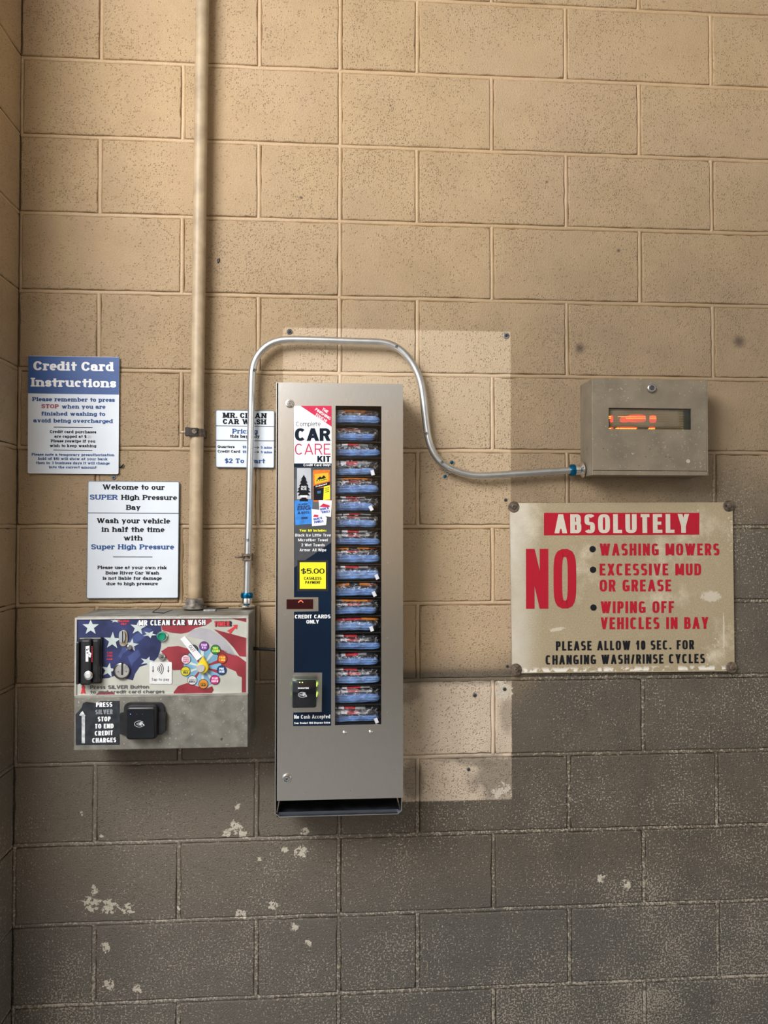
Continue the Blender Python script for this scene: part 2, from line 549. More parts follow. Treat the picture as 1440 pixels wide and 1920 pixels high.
GL = {
 'A': (.80, [D(0, 0, .5, 1, 'b'), D(1, 0, .5, 1, 'b'), H(.28, .2, .8)]),
 'B': (.70, [V(0, 0, 1, 'tb'), H(1, 0, .5), A(.5, .76, .42, .24, 90, -90), H(.52, 0, .55), A(.5, .26, .5, .26, 90, -90), H(0, 0, .5)]),
 'C': (.72, [A(.5, .5, .5, .5, 42, 318)]),
 'D': (.72, [V(0, 0, 1, 'tb'), H(1, 0, .4), A(.4, .5, .6, .5, 90, -90), H(0, 0, .4)]),
 'E': (.62, [V(0, 0, 1, 'tb'), H(1, 0, .95), H(.52, 0, .8), H(0, 0, 1)]),
 'F': (.60, [V(0, 0, 1, 'tb'), H(1, 0, 1), H(.5, 0, .8)]),
 'G': (.74, [A(.5, .5, .5, .5, 42, 345), H(.42, .6, 1), V(1, .05, .42)]),
 'H': (.72, [V(0, 0, 1, 'tb'), V(1, 0, 1, 'tb'), H(.52, 0, 1)]),
 'I': (.0, [V(.5, 0, 1, 'tb')]),
 'J': (.55, [V(1, .3, 1, 't'), A(.5, .3, .5, .3, 180, 360)]),
 'K': (.72, [V(0, 0, 1, 'tb'), D(.12, .38, 1, 1, 't'), D(1, 0, .38, .58, 'b')]),
 'L': (.58, [V(0, 0, 1, 'tb'), H(0, 0, 1)]),
 'M': (.92, [V(0, 0, 1, 'tb'), V(1, 0, 1, 'tb'), D(.5, .1, .04, 1), D(.5, .1, .96, 1)]),
 'N': (.74, [V(0, 0, 1, 'tb'), V(1, 0, 1, 't'), D(1, 0, 0, 1)]),
 'O': (.76, [A(.5, .5, .5, .5, 0, 360)]),
 'P': (.66, [V(0, 0, 1, 'tb'), H(1, 0, .5), A(.5, .73, .5, .27, 90, -90), H(.46, 0, .5)]),
 'Q': (.76, [A(.5, .5, .5, .5, 0, 360), D(1, -.05, .6, .35)]),
 'R': (.70, [V(0, 0, 1, 'tb'), H(1, 0, .5), A(.5, .75, .45, .25, 90, -90), H(.5, 0, .5), D(1, 0, .5, .5, 'b')]),
 'S': (.66, [A(.5, .755, .5, .245, 28, 270), A(.5, .255, .5, .255, 90, -152)]),
 'T': (.64, [H(1, 0, 1), V(.5, 0, 1, 'b')]),
 'U': (.72, [V(0, .3, 1, 't'), V(1, .3, 1, 't'), A(.5, .3, .5, .3, 180, 360)]),
 'V': (.76, [D(.5, 0, 0, 1, 't'), D(.5, 0, 1, 1, 't')]),
 'W': (1.1, [D(.27, 0, 0, 1, 't'), D(.27, 0, .5, 1), D(.73, 0, .5, 1), D(.73, 0, 1, 1, 't')]),
 'X': (.74, [D(0, 0, 1, 1, 'tb'), D(1, 0, 0, 1, 'tb')]),
 'Y': (.74, [D(.5, .42, 0, 1, 't'), D(.5, .42, 1, 1, 't'), V(.5, 0, .45, 'b')]),
 'Z': (.64, [H(1, 0, 1), H(0, 0, 1), D(0, .04, 1, .96)]),
 'a': (.56, [A(.5, .45, .5, .25, 160, 0), V(1, 0, .45, 'B'), A(.46, .21, .46, .21, 0, 360)]),
 'b': (.60, [V(0, 0, 1, 'T'), A(.5, .35, .5, .35, 0, 360)]),
 'c': (.54, [A(.5, .35, .5, .35, 45, 318)]),
 'd': (.60, [V(1, 0, 1, 'TB'), A(.5, .35, .5, .35, 0, 360)]),
 'e': (.56, [A(.5, .35, .5, .35, 0, 315), H(.36, 0, 1)]),
 'f': (.40, [V(.35, 0, .78, 'b'), A(.8, .78, .45, .22, 180, 60), H(.66, -.5, 1.2)]),
 'g': (.60, [A(.5, .36, .5, .34, 0, 360), V(1, -.02, .7, ''), A(.5, -.02, .5, .24, 0, -150)]),
 'h': (.60, [V(0, 0, 1, 'Tb'), A(.5, .42, .5, .28, 180, 0), V(1, 0, .42, 'b')]),
 'i': (.0, [V(.5, 0, .7, 'Tb'), T(.5, .94)]),
 'j': (.25, [V(1, 0, .7, 'T'), A(.2, 0, .8, .24, 0, -110), T(1, .92)]),
 'k': (.60, [V(0, 0, 1, 'Tb'), D(.12, .22, .95, .7), D(1, 0, .38, .42, 'b')]),
 'l': (.0, [V(.5, 0, 1, 'Tb')]),
 'm': (.95, [V(0, 0, .7, 'Tb'), A(.25, .42, .25, .28, 180, 0), V(.5, 0, .42, 'b'), A(.75, .42, .25, .28, 180, 0), V(1, 0, .42, 'b')]),
 'n': (.60, [V(0, 0, .7, 'Tb'), A(.5, .42, .5, .28, 180, 0), V(1, 0, .42, 'b')]),
 'o': (.58, [A(.5, .35, .5, .35, 0, 360)]),
 'p': (.60, [V(0, -.27, .7, 'Tb'), A(.5, .35, .5, .35, 0, 360)]),
 'q': (.60, [V(1, -.27, .7, 'b'), A(.5, .35, .5, .35, 0, 360)]),
 'r': (.46, [V(0, 0, .7, 'Tb'), A(.6, .42, .6, .28, 180, 50)]),
 's': (.50, [A(.5, .52, .5, .18, 25, 270), A(.5, .18, .5, .18, 90, -150)]),
 't': (.40, [V(.35, .16, .95), H(.66, -.4, 1.2), A(.72, .18, .37, .18, 180, 300)]),
 'u': (.60, [V(0, .28, .7, 'T'), A(.5, .28, .5, .28, 180, 360), V(1, 0, .7, 'TB')]),
 'v': (.58, [D(.5, 0, 0, .7, 't'), D(.5, 0, 1, .7, 't')]),
 'w': (.88, [D(.27, 0, 0, .7, 't'), D(.27, 0, .5, .7), D(.73, 0, .5, .7), D(.73, 0, 1, .7, 't')]),
 'x': (.56, [D(0, 0, 1, .7, 'tb'), D(1, 0, 0, .7, 'tb')]),
 'y': (.58, [D(.5, 0, 0, .7, 't'), D(.2, -.27, 1, .7, 't')]),
 'z': (.50, [H(.66, 0, 1), H(0, 0, 1), D(0, .04, 1, .66)]),
 '0': (.62, [A(.5, .5, .5, .5, 0, 360)]),
 '1': (.30, [V(.8, 0, 1), D(.1, .72, .8, .98)]),
 '2': (.60, [A(.5, .7, .5, .3, 170, -30), D(0, .02, .92, .58), H(0, 0, 1)]),
 '3': (.60, [A(.5, .76, .46, .24, 150, -90), A(.5, .26, .5, .26, 90, -150)]),
 '5': (.60, [H(1, .1, .95), V(.06, .5, 1), A(.45, .33, .55, .33, 130, -150)]),
 '$': (.60, [A(.5, .72, .5, .2, 25, 270), A(.5, .28, .5, .24, 90, -150), V(.5, -.08, 1.08)]),
 '.': (.0, [T(.5, .04)]),
 ',': (.0, [T(.5, .04)]),
 ':': (.0, [T(.5, .04), T(.5, .55)]),
 '!': (.0, [V(.5, .32, 1), T(.5, .06)]),
 '/': (.36, [D(0, 0, 1, 1)]),
 '-': (.36, [H(.35, 0, 1)]),
 '>': (.6, [H(.35, -.3, 1), D(.45, .08, 1, .36), D(.45, .62, 1, .34)]),
}


def strip(bm, pts, ws, M, mi):
    n = len(pts)
    L = []
    for k in range(n):
        a, b_ = pts[max(k - 1, 0)], pts[min(k + 1, n - 1)]
        dx, dy = b_[0] - a[0], b_[1] - a[1]
        l = math.hypot(dx, dy) or 1e-9
        nx, ny = -dy / l, dx / l
        w = ws[k] / 2
        L.append((bm.verts.new(M(pts[k][0] + nx * w, pts[k][1] + ny * w)), bm.verts.new(M(pts[k][0] - nx * w, pts[k][1] - ny * w))))
    for k in range(n - 1):
        f = bm.faces.new((L[k][0], L[k][1], L[k + 1][1], L[k + 1][0]))
        f.normal_update()
        if f.normal.y > 0:
            f.normal_flip()
        f.material_index = mi


def layout(s, gws, tv, sp, serif):
    x = 0
    out = []
    for ch in s:
        if ch == ' ':
            x += .34 * gws + sp
            continue
        g = GL.get(ch) or GL['-']
        w = max(g[0] * gws, tv * (1.0 if g[0] == 0 else 1.75))
        pl = tv * .32 if serif and ch in 'ABDEFHIKLMNPRTUVWXYbfhiklmnprtuvwxyj' else 0
        pr = tv * .32 if serif and ch in 'AHIKMNRTUVWXYhiklmnuadvwxyf' else 0
        out.append((ch, x + pl, w))
        x += w + pl + pr + sp
    return out, x - sp


def text(bm, s, p0, p1, hpx, dep, tv=.2, th=.14, serif=False, sp=.12, n=2.3, slant=0.0, mi=0, fit=True):
    """s written between two px points along its baseline, capitals hpx px tall, on the plane at depth dep"""
    a, b_ = q(*p0, dep), q(*p1, dep)
    ppm = math.hypot(p1[0] - p0[0], p1[1] - p0[1]) / (b_ - a).length
    h = hpx / ppm
    ex = (b_ - a).normalized()
    ez = Vector((-ex.z, 0, ex.x))
    tgt = (b_ - a).length / h
    lo, hi = .12, 4.0
    for _ in range(40):
        m_ = (lo + hi) / 2
        if layout(s, m_, tv, sp * min(1, m_ + .3), serif)[1] > tgt:
            hi = m_
        else:
            lo = m_
    gs, tot = layout(s, lo, tv, sp * min(1, lo + .3), serif)

    lay = [0]

    def M0(x, y):
        p = a + ex * ((x + slant * y) * h) + ez * (y * h)
        p.y -= lay[0] * .00003
        return p
    for ch, x0, w in gs:
        lay[0] = 0
        def mp(u, v):
            return (x0 + tv / 2 + u * (w - tv), th / 2 + v * (1 - th))
        for st in GL[ch][1] if ch in GL else GL['-'][1]:
            k = st[0]
            lay[0] += 1
            if k == 'V':
                _, u, v0, v1, fl = st
                x, y0 = mp(u, v0)
                _, y1 = mp(u, v1)
                y0 -= th / 2
                y1 += th / 2
                strip(bm, [(x, y0), (x, y1)], [tv, tv], M0, mi)
                if serif:
                    e = tv * .34
                    for c_, yy in (('b', y0 + th * .42), ('t', y1 - th * .42), ('B', y0 + th * .42), ('T', y1 - th * .42)):
                        if c_ in fl:
                            xa = x - tv / 2 - (e if c_ in 'btT' else 0)
                            xb = x + tv / 2 + (e if c_ in 'btB' else 0)
                            lay[0] += 1
                            strip(bm, [(xa, yy), (xa + e * .3, yy), (xb - e * .3, yy), (xb, yy)], [th * .5, th * .86, th * .86, th * .5], M0, mi)
            elif k == 'H':
                _, v, u0, u1 = st
                xa, y = mp(u0, v)
                xb, _ = mp(u1, v)
                strip(bm, [(xa - tv * .3, y), (xb + tv * .45, y)], [th, th], M0, mi)
                if serif and u1 >= .9 and ch in 'EFLTZ':
                    for xx in ([xb + tv * .3] + ([xa - tv * .3] if ch == 'T' else [])):
                        yy = y + (th * .5 if v < .3 else -th * .5)
                        lay[0] += 1
                        strip(bm, [(xx, yy - th * .8), (xx, yy + th * .8)], [tv * .45, tv * .45], M0, mi)
            elif k == 'D':
                _, u0, v0, u1, v1, fl = st
                xa, y0 = mp(u0, v0)
                xb, y1 = mp(u1, v1)
                y0 -= th / 2
                y1 += th / 2
                dx, dy = xb - xa, y1 - y0
                l = math.hypot(dx, dy)
                wd_ = math.sqrt((tv * dy) ** 2 + (th * dx) ** 2) / l
                if serif and ch in 'AVvWwyYXxUMN' and dx * dy > 0 and ch != 'M':
                    wd_ *= .72
                hw = min(wd_ * l / max(abs(dy), 1e-6) / 2, tv * 1.1)
                f = flat(bm, [M0(xa - hw, y0), M0(xa + hw, y0), M0(xb + hw, y1), M0(xb - hw, y1)], mi)
                if serif:
                    e = tv * .32
                    for c_, xx, yy in (('b', xa, y0 + th * .42), ('t', xb, y1 - th * .42)):
                        if c_ in fl:
                            lay[0] += 1
                            strip(bm, [(xx - hw - e * .6, yy), (xx - hw, yy), (xx + hw, yy), (xx + hw + e * .6, yy)], [th * .5, th * .86, th * .86, th * .5], M0, mi)
            elif k == 'A':
                _, cx, cy, rx, ry, a0, a1 = st
                ns = max(6, int(abs(a1 - a0) / 360 * 22))
                pts = []
                for j in range(ns + 1):
                    t = math.radians(a0 + (a1 - a0) * j / ns)
                    c_, s_ = math.cos(t), math.sin(t)
                    cc = math.copysign(abs(c_) ** (2 / n), c_)
                    ss = math.copysign(abs(s_) ** (2 / n), s_)
                    pts.append(mp(cx + rx * cc, cy + ry * ss))
                ws = []
                for j in range(len(pts)):
                    p_, r_ = pts[max(j - 1, 0)], pts[min(j + 1, len(pts) - 1)]
                    dx, dy = r_[0] - p_[0], r_[1] - p_[1]
                    ws.append(math.sqrt((tv * dy) ** 2 + (th * dx) ** 2) / (math.hypot(dx, dy) or 1e-9))
                if abs(a1 - a0) >= 359:
                    pts[-1] = pts[0]
                strip(bm, pts, ws, M0, mi)
                if serif and ch in 'cCsSarfGgey' and abs(a1 - a0) < 359:
                    for e_ in (0, -1):
                        if ch in 'CGS' or (ch in 'csr' and (e_ == 0 or ch == 's')) or (ch in 'af' and ((e_ == 0) == (ch == 'a'))):
                            x, y = pts[e_]
                            if ch == 'r':
                                x, y = pts[-1]
                            rr = (tv * .52, th * .75)
                            lay[0] += 1
                            flat(bm, [M0(x + rr[0] * math.cos(g_ * PI / 5), y + rr[1] * math.sin(g_ * PI / 5)) for g_ in range(10)], mi)
            elif k == 'T':
                _, u, v = st
                x, y = mp(u, v)
                r1, r2 = tv * .56, min(tv * .5, .105)
                flat(bm, [M0(x + r1 * math.cos(g_ * PI / 6), y + r2 * math.sin(g_ * PI / 6)) for g_ in range(12)], mi)


def letters(parent, dep, m, lines, name='lettering', label=None, **k):
    """lines: (string, x0, y0, x1, y1, cap height px [, overrides]); a None starts a new part"""
    out = []
    bm = B()
    for ln in list(lines) + [None]:
        if ln is None:
            if len(bm.verts):
                o = obj(name, bm, m, parent)
                if label:
                    o['label'] = label
                out.append(o)
                bm = B()
            continue
        kk = dict(k)
        if len(ln) > 6:
            kk.update(ln[6])
        text(bm, ln[0], (ln[1], ln[2]), (ln[3], ln[4]), ln[5], dep, **kk)
    bm.free()
    return out


SLAB = dict(serif=True, tv=.30, th=.18, sp=.03, n=2.1)
SLABS = dict(serif=True, tv=.265, th=.17, sp=.04, n=2.1)
GOTH = dict(tv=.235, th=.17, sp=.16, n=3.2)
FRANK = dict(tv=.27, th=.20, sp=.10, n=2.4)
LIGHT = dict(tv=.10, th=.09, sp=.12, n=2.2)
MED = dict(tv=.19, th=.15, sp=.12, n=2.3)

# ------------------------------------------------------------------ the bay: block walls, floor, ceiling
MOD, ROWH = 0.2032, 0.2004
CORNER = -0.8125
XFIX = {-3: -.004, -2: .002, -1: -.005, 0: .003, 1: .004, 2: .001, 3: 0, 4: -.001, 5: -.002}
JW = 0.0105


def block_face(bm, x0, x1, z0, z1, MP, mi, rng):
    """one masonry unit: slightly ragged, rounded arrises"""
    w, h = x1 - x0, z1 - z0
    nx, nz = max(2, int(w / .022)), max(2, int(h / .022))
    loop = [(x0 + w * k / nx, z0, 0, 1) for k in range(nx)] + [(x1, z0 + h * k / nz, -1, 0) for k in range(nz)] + \
           [(x1 - w * k / nx, z1, 0, -1) for k in range(nx)] + [(x0, z1 - h * k / nz, 1, 0) for k in range(nz)]
    cx, cz = (x0 + x1) / 2, (z0 + z1) / 2
    rings = []
    jit = [max(-.0006, rng.gauss(.0003, .0009)) for _ in loop]
    for ins, d in ((0, .010), (.0003, .0026), (.0012, .0007), (.0035, 0.0)):
        r = []
        for (x, z, nx_, nz_), j in zip(loop, jit):
            e = ins + (j if ins > 0 else 0)
            sx = 1 - 2 * e / w
            sz = 1 - 2 * e / h
            r.append(bm.verts.new(MP(cx + (x - cx) * sx, d, cz + (z - cz) * sz)))
        rings.append(r)
    n = len(loop)
    for a, b_ in zip(rings, rings[1:]):
        for k in range(n):
            f = bm.faces.new((a[k], a[(k + 1) % n], b_[(k + 1) % n], b_[k]))
            f.material_index = mi
            f.smooth = True
    f = bm.faces.new(rings[-1])
    f.material_index = mi


def bead(bm, a, b_, half, MP, mi, rng, vertical):
    """tooled, thickly painted mortar joint from a to b_"""
    L = (b_ - a)
    n = max(2, int(abs(L) / .05))
    prof = [(-1.25, .011), (-.85, .0052), (-.55, .0030), (-.2, .0022), (.2, .0022), (.55, .0030), (.85, .0052), (1.25, .011)]
    rows = []
    return n, prof


def mortar_line(bm, p0, p1, half, MP, mi, rng):
    (xa, za), (xb, zb) = p0, p1
    L = math.hypot(xb - xa, zb - za)
    n = max(2, int(L / .045))
    ux, uz = (xb - xa) / L, (zb - za) / L
    prof = [(-1.4, .012), (-1.0, .0038), (-.66, .0022), (-.25, .0014), (.25, .0014), (.66, .0022), (1.0, .0038), (1.4, .012)]
    rows = []
    for k in range(n + 1):
        t = k / n
        j = rng.gauss(0, .0005)
        dj = rng.gauss(0, .0003)
        rows.append([bm.verts.new(MP(xa + (xb - xa) * t - uz * (s * half + j), d + (dj if abs(s) < .9 else 0), za + (zb - za) * t + ux * (s * half + j))) for s, d in prof])
    for a, b_ in zip(rows, rows[1:]):
        for k in range(len(prof) - 1):
            f = bm.faces.new((a[k], b_[k], b_[k + 1], a[k + 1]))
            f.material_index = mi
            f.smooth = True


def masonry(bm, rows, MP, xa, xb, rng, fix_normals):
    """rows: list of (z0, z1, [joint x ...])"""
    for z0, z1, js in rows:
        xs = [xa] + [j for j in js if xa + .03 < j < xb - .03] + [xb]
        for k in range(len(xs) - 1):
            l = xs[k] + (JW / 2 if k > 0 or abs(js[0] - xa) < .001 else 0.001)
            r = xs[k + 1] - JW / 2
            dz = rng.uniform(-.001, .001)
            block_face(bm, l, r, z0 + JW / 2 + dz * .5, z1 - JW / 2 + dz * .5, MP, 0, rng)
        for j in xs[1:-1] + ([xa + .002] if abs(js[0] - xa) < .001 else []):
            jj = rng.uniform(-.001, .001)
            mortar_line(bm, (j + jj, z0 + .002), (j + jj, z1 - .002), JW / 2, MP, 1, rng)
        mortar_line(bm, (xa, z0), (xb, z0), JW / 2, MP, 1, rng)
    bm.normal_update()


WALL = wall_material('painted_block')
MORT = wall_material('painted_mortar', mortar=True)
WALLS = wall_material('painted_block_plain', simple=True)
rng = random.Random(11)

bm = B()
rows = []
for i in range(-3, 14):
    zt = (13 - (i - 1)) * ROWH
    zb = (13 - i) * ROWH
    par = i % 2
    js = []
    for c in range(-4, 22):
        if (c % 2 == 0) == (par == 1) or c == 0:
            js.append(c * MOD + XFIX.get(c, rng.uniform(-.003, .003)))
    if par == 1:
        js[0] = CORNER
    rows.append((zb, zt, js))
masonry(bm, rows, lambda x, d, z: Vector((x, d, z)), CORNER, 4.2, rng, True)
for f in bm.faces:
    if f.normal.y > 0.3:
        f.normal_flip()
box(bm, CORNER - .25, 4.2, .013, .2, 0, 3.45, mi=0)
struct('wall_back', bm, [WALL, MORT])

# short pier beside the entrance, at right angles to the wall
bm = B()
prow = [(z0, z1, [9.0]) for z0, z1, js in rows]
masonry(bm, prow, lambda s, d, z: Vector((CORNER - d, -s, z)), 0.0, .405, rng, True)
for f in bm.faces:
    if f.normal.x < -0.3:
        f.normal_flip()
box(bm, CORNER - .25, CORNER - .013, -.404, .012, 0, 3.45, mi=0)
struct('wall_left', bm, [WALL, MORT])

# the bay's opposite wall, behind the photographer
bm = B()
box(bm, -1.1, 4.2, -4.9, -4.7, 0, 2.5)
box(bm, -1.1, 4.2, -4.9, -4.7, 3.3, 3.45)  # high opening below this strip added so the steel door reflects sky
box(bm, -1.1, -.8, -4.9, -4.7, 2.5, 3.3)
box(bm, 3.9, 4.2, -4.9, -4.7, 2.5, 3.3)
struct('wall_front', bm, WALLS)
bm = B()
box(bm, -5, 9, -6.5, .3, -.12, 0)
struct('floor', bm, mat('washed_concrete', (.20, .195, .185), .75, var=.2, scale=4, bump=.3, bscale=60))
bm = B()
box(bm, -1.1, 4.2, -4.9, .2, 3.405, 3.5)
struct('ceiling', bm, mat('ceiling_paint', (.62, .60, .55), .6, var=.05, scale=3))

# ------------------------------------------------------------------ shared materials
STEEL = mat('brushed_steel', (.66, .645, .615), .27, 1.0, var=.05, scale=60, bump=.04, bscale=120, stretch=(40, 40, .6))
STEEL_D = mat('weathered_aluminium', (.36,.335,.29), .52, .85, var=.10, scale=14, bump=.08, bscale=300)
STEEL_R = mat('dull_rim_metal', (.62, .59, .54), .45, .8, var=.08, scale=40)
GALV = mat('galvanised_tube', (.66, .67, .67), .36, 1.0, var=.05, scale=40)
CHROME = mat('chrome', (.80, .80, .80), .14, 1.0, var=.03)
RUST = mat('rusty_steel', (.155, .115, .085), .65, .5, var=.35, scale=120, bump=.3, bscale=400)
BLUEM = mat('blue_anodised', (.01, .16, .34), .22, .9, var=.1, scale=50)
BLACKP = mat('black_plastic', (.014, .014, .016), .38, var=.2, scale=50)
BLACKG = mat('black_gloss', (.006, .007, .010), .09, coat=.4, var=.1)
BLACKI = mat('black_interior', (.012, .012, .013), .5, var=.2)
for _n in ():
    pass
INK = mat('black_ink', (.007, .008, .011), .6, var=.1, spec=.15)
NAVYINK = mat('blue_black_ink', (.006, .012, .024), .6, var=.1, spec=.12)
SIGNW = mat('sign_white', (.64, .685, .735), .38, var=.02, scale=14, spec=.35)
SIGNE = mat('sign_edge_teal', (.09, .15, .20), .4, var=.15)
SBLUE = mat('sign_blue', (.040, .092, .27), .4, var=.08, scale=10, spec=.25)
TBLUE = mat('text_blue', (.026, .075, .235), .5, var=.08, spec=.2)
TRED = mat('text_dark_red', (.33, .018, .045), .45, var=.08)
WHITE = mat('white_print', (.82, .82, .83), .45, var=.02)
PRED = mat('print_red', (.60, .012, .065), .35, var=.05)
NAVY = mat('navy_film', (.003, .012, .030), .3, var=.2, scale=5, spec=.22)
GREYF = mat('charcoal_film', (.070, .073, .080), .35, var=.12, scale=20, spec=.25)
YELL = mat('price_yellow', (.90, .83, .02), .4, var=.03)

# ================================================================== THE THINGS
# ------------------------------------------------------------------ printed notice boards
def sign_board(root, corners, dep, r=.004, body_mat=None, thick=.0045):
    bm = B()
    prism(bm, rquad(corners, dep, r), thick, 0, 1)
    # slim dark edge showing round the printed face
    return obj('board', bm, [body_mat or SIGNW, SIGNE], root)


def edge_frame(root, corners, dep, w, m, r=.004):
    bm = B()
    o_ = rquad(corners, dep, r)
    cx = sum((p for p in o_), Vector()) / len(o_)
    P = [q(x, y, dep) for x, y in corners]
    ins = [(corners[0][0] + w, corners[0][1] + w), (corners[1][0] - w, corners[1][1] + w), (corners[2][0] - w, corners[2][1] - w), (corners[3][0] + w, corners[3][1] - w)]
    i_ = rquad(ins, dep, max(r - .001, .001))
    a = [bm.verts.new(p) for p in o_]
    b_ = [bm.verts.new(p) for p in i_]
    n = len(a)
    for k in range(n):
        f = bm.faces.new((a[k], a[(k + 1) % n], b_[(k + 1) % n], b_[k]))
        f.normal_update()
        if f.normal.y > 0:
            f.normal_flip()
    return obj('edge_band', bm, m, root)


def rules(root, dep, m, segs, w=1.1):
    bm = B()
    for x0, y0, x1, y1 in segs:
        flat(bm, pxpoly([(x0, y0 - w / 2), (x1, y1 - w / 2), (x1, y1 + w / 2), (x0, y0 + w / 2)], dep))
        obj('divider_line', bm, m, root)
        bm = B()
    bm.free()


def base_of(corners, dep):
    p = q(*corners[3], dep)
    p2 = q(*corners[2], dep)
    return Vector(((p.x + p2.x) / 2, -dep, min(p.z, p2.z)))


SD = .0075
cc = [(52.9, 667.1), (223.7, 669.6), (222.2, 889.1), (51.8, 887.6)]
t = thing('credit_card_notice', 'white notice with a blue Credit Card Instructions heading by the left corner', 'sign', base_of(cc, SD))
sign_board(t, cc, SD)
bm = B()
flat(bm, pxpoly([(53.0, 667.6), (223.4, 670.1), (222.9, 739.8), (52.6, 737.4)], SD + .0004))
obj('heading_panel', bm, SBLUE, t)
letters(t, SD + .0008, WHITE, [('Credit Card', 62.4, 694.2, 213.8, 696.0, 17.6), ('Instructions', 57.5, 724.6, 217.9, 726.8, 16.8)], 'heading_lettering', 'white lettering', **SLAB)
letters(t, SD + .0005, TBLUE, [
    ('Please remember to press', 60.1, 752.1, 215.2, 753.6, 7.8), ('when you are', 115.3, 766, 197.8, 766.4, 7.6),
    ('finished washing to', 77, 779, 197.3, 780, 7.6), ('avoid being overcharged', 62.4, 791.9, 211.8, 793.4, 7.6)], 'instruction_lettering', 'blue lettering', **SLAB)
letters(t, SD + .0005, TRED, [('STOP', 77.4, 765.2, 110.2, 765.7, 7.8)], 'stop_lettering', 'dark red word STOP', **SLAB)
letters(t, SD + .0005, INK, [
    ('Credit card purchases', 93.4, 812, 180.5, 812.6, 5.6), ('are capped at $', 102, 820.8, 162.2, 821.2, 5.6),
    ('Please reswipe if you', 95, 829.4, 178.7, 829.8, 5.6), ('wish to keep washing', 93, 838.2, 180.5, 838.6, 5.6)], 'limit_lettering', 'black lettering', **SLABS)
letters(t, SD + .0005, mat('grey_ink', (.25, .26, .28), .5), [('20', 164, 821.2, 170.9, 821.3, 5.0)], 'amount_lettering', 'thin grey figure', **LIGHT)
letters(t, SD + .0005, TBLUE, [
    ('Please note a temporary preauthorization', 59, 854.3, 214.4, 855.4, 5.0), ('hold of $10 will show at your bank', 71, 862.1, 201.9, 863, 5.0),
    ('then in 3 business days it will change', 67.4, 870.1, 205.7, 871, 5.0), ('into the correct amount', 91.6, 878.2, 181, 878.8, 5.0)], 'footnote_lettering', 'small blue lettering', **SLABS)
rules(t, SD + .0005, NAVYINK, [(100.6, 800.8, 173.9, 801.6), (100, 843.8, 173.3, 844.6)])

wc = [(164.9, 901.9), (336.1, 902.9), (334, 1121.4), (162.1, 1122.4)]
t = thing('welcome_notice', 'white Super High Pressure Bay welcome notice above the coin box', 'sign', base_of(wc, SD))
sign_board(t, wc, SD)
edge_frame(t, wc, SD + .0003, 1.0, SIGNE)
letters(t, SD + .0006, INK, [
    ('Welcome to our', 191.7, 917.8, 309, 918.5, 9.8), ('High Pressure', 226.8, 937.1, 331.9, 937.8, 9.6), ('Bay', 236, 956, 263.9, 956.2, 9.8), None,
    ('Wash your vehicle', 180.8, 980.8, 318.8, 981.6, 9.8), ('in half the time', 190.3, 997.2, 308.3, 997.8, 9.8), ('with', 231.3, 1013.3, 267.4, 1013.5, 9.8), None,
    ('Please use at your own risk', 182.6, 1066.8, 313.2, 1067.2, 6.2), ('Boise River Car Wash', 197.6, 1077, 298.3, 1077.2, 6.2),
    ('is not liable for damage', 192.4, 1087, 303.2, 1087.2, 6.2), ('due to high pressure', 199.3, 1097.4, 296, 1097.4, 6.2)], 'black_lettering', **SLABS)
letters(t, SD + .0006, TBLUE, [('SUPER', 168.3, 936.7, 221.1, 937, 9.6), None, ('Super High Pressure', 170.8, 1030, 326.4, 1030.2, 9.8)], 'blue_lettering', 'blue lettering', **SLABS)
rules(t, SD + .0006, NAVYINK, [(164.5, 961.6, 335.5, 962.6), (211.8, 1044, 285.4, 1044.2)])

pc = [(404.4, 768.4), (514.7, 769.7), (514, 877.5), (404.4, 876.2)]
t = thing('pricing_notice', 'small white Pricing notice partly hidden by the silver conduit', 'sign', base_of(pc, SD))
sign_board(t, pc, SD)
edge_frame(t, pc, SD + .0003, 1.1, SIGNE)
letters(t, SD + .0006, INK, [('MR. CLEAN', 417, 783.4, 500.4, 784.4, 10), ('CAR WASH', 417.7, 794.9, 499.5, 795.8, 9.6)], 'heading_lettering', **SLAB)
letters(t, SD + .0006, INK, [('this bay only', 431.1, 820.7, 487.2, 821.2, 6), None, ('Quarters', 408, 839.9, 439.7, 840.2, 5), ('Credit Card', 408, 848.5, 450.3, 848.9, 5)], 'black_lettering', **SLABS)
letters(t, SD + .0006, TBLUE, [('Pricing', 435.1, 812.6, 483, 813.2, 8.8), None, ('$5', 454.9, 840.4, 461.5, 840.5, 4.6), ('$5', 454.9, 849.2, 461.5, 849.3, 4.6), None,
                               ('5 mins', 489.2, 841, 509.7, 841.2, 4.4), ('5 mins', 489.2, 849.8, 509.7, 850, 4.4), None, ('$2 To Start', 421.2, 868.1, 496.9, 868.7, 8.8)], 'blue_lettering', 'blue lettering', **SLABS)
rules(t, SD + .0006, NAVYINK, [(404.6, 798.2, 514.5, 799.8), (404.6, 825.3, 514.4, 826.7)], 1.0)
bm = B()
for yy in (838.7, 847.5):
    for s in ([(463, yy - .35), (485.6, yy - .1), (485.6, yy + .6), (463, yy + .35)], [(482.6, yy - 2.2), (486, yy + .2), (485.4, yy + .8), (482, yy - 1.6)], [(482, yy + 2.1), (485.4, yy - .2), (486, yy + .4), (482.6, yy + 2.7)]):
        flat(bm, pxpoly(s, SD + .0006))
obj('arrow_line', bm, NAVYINK, t)

# ------------------------------------------------------------------ the old ABSOLUTELY NO sign
AD = .011
ac = [(956, 943.4), (1373.5, 941.7), (1377.6, 1258.6), (960.8, 1262.5)]


AB = base_of(ac, AD)
AX0 = 0.0


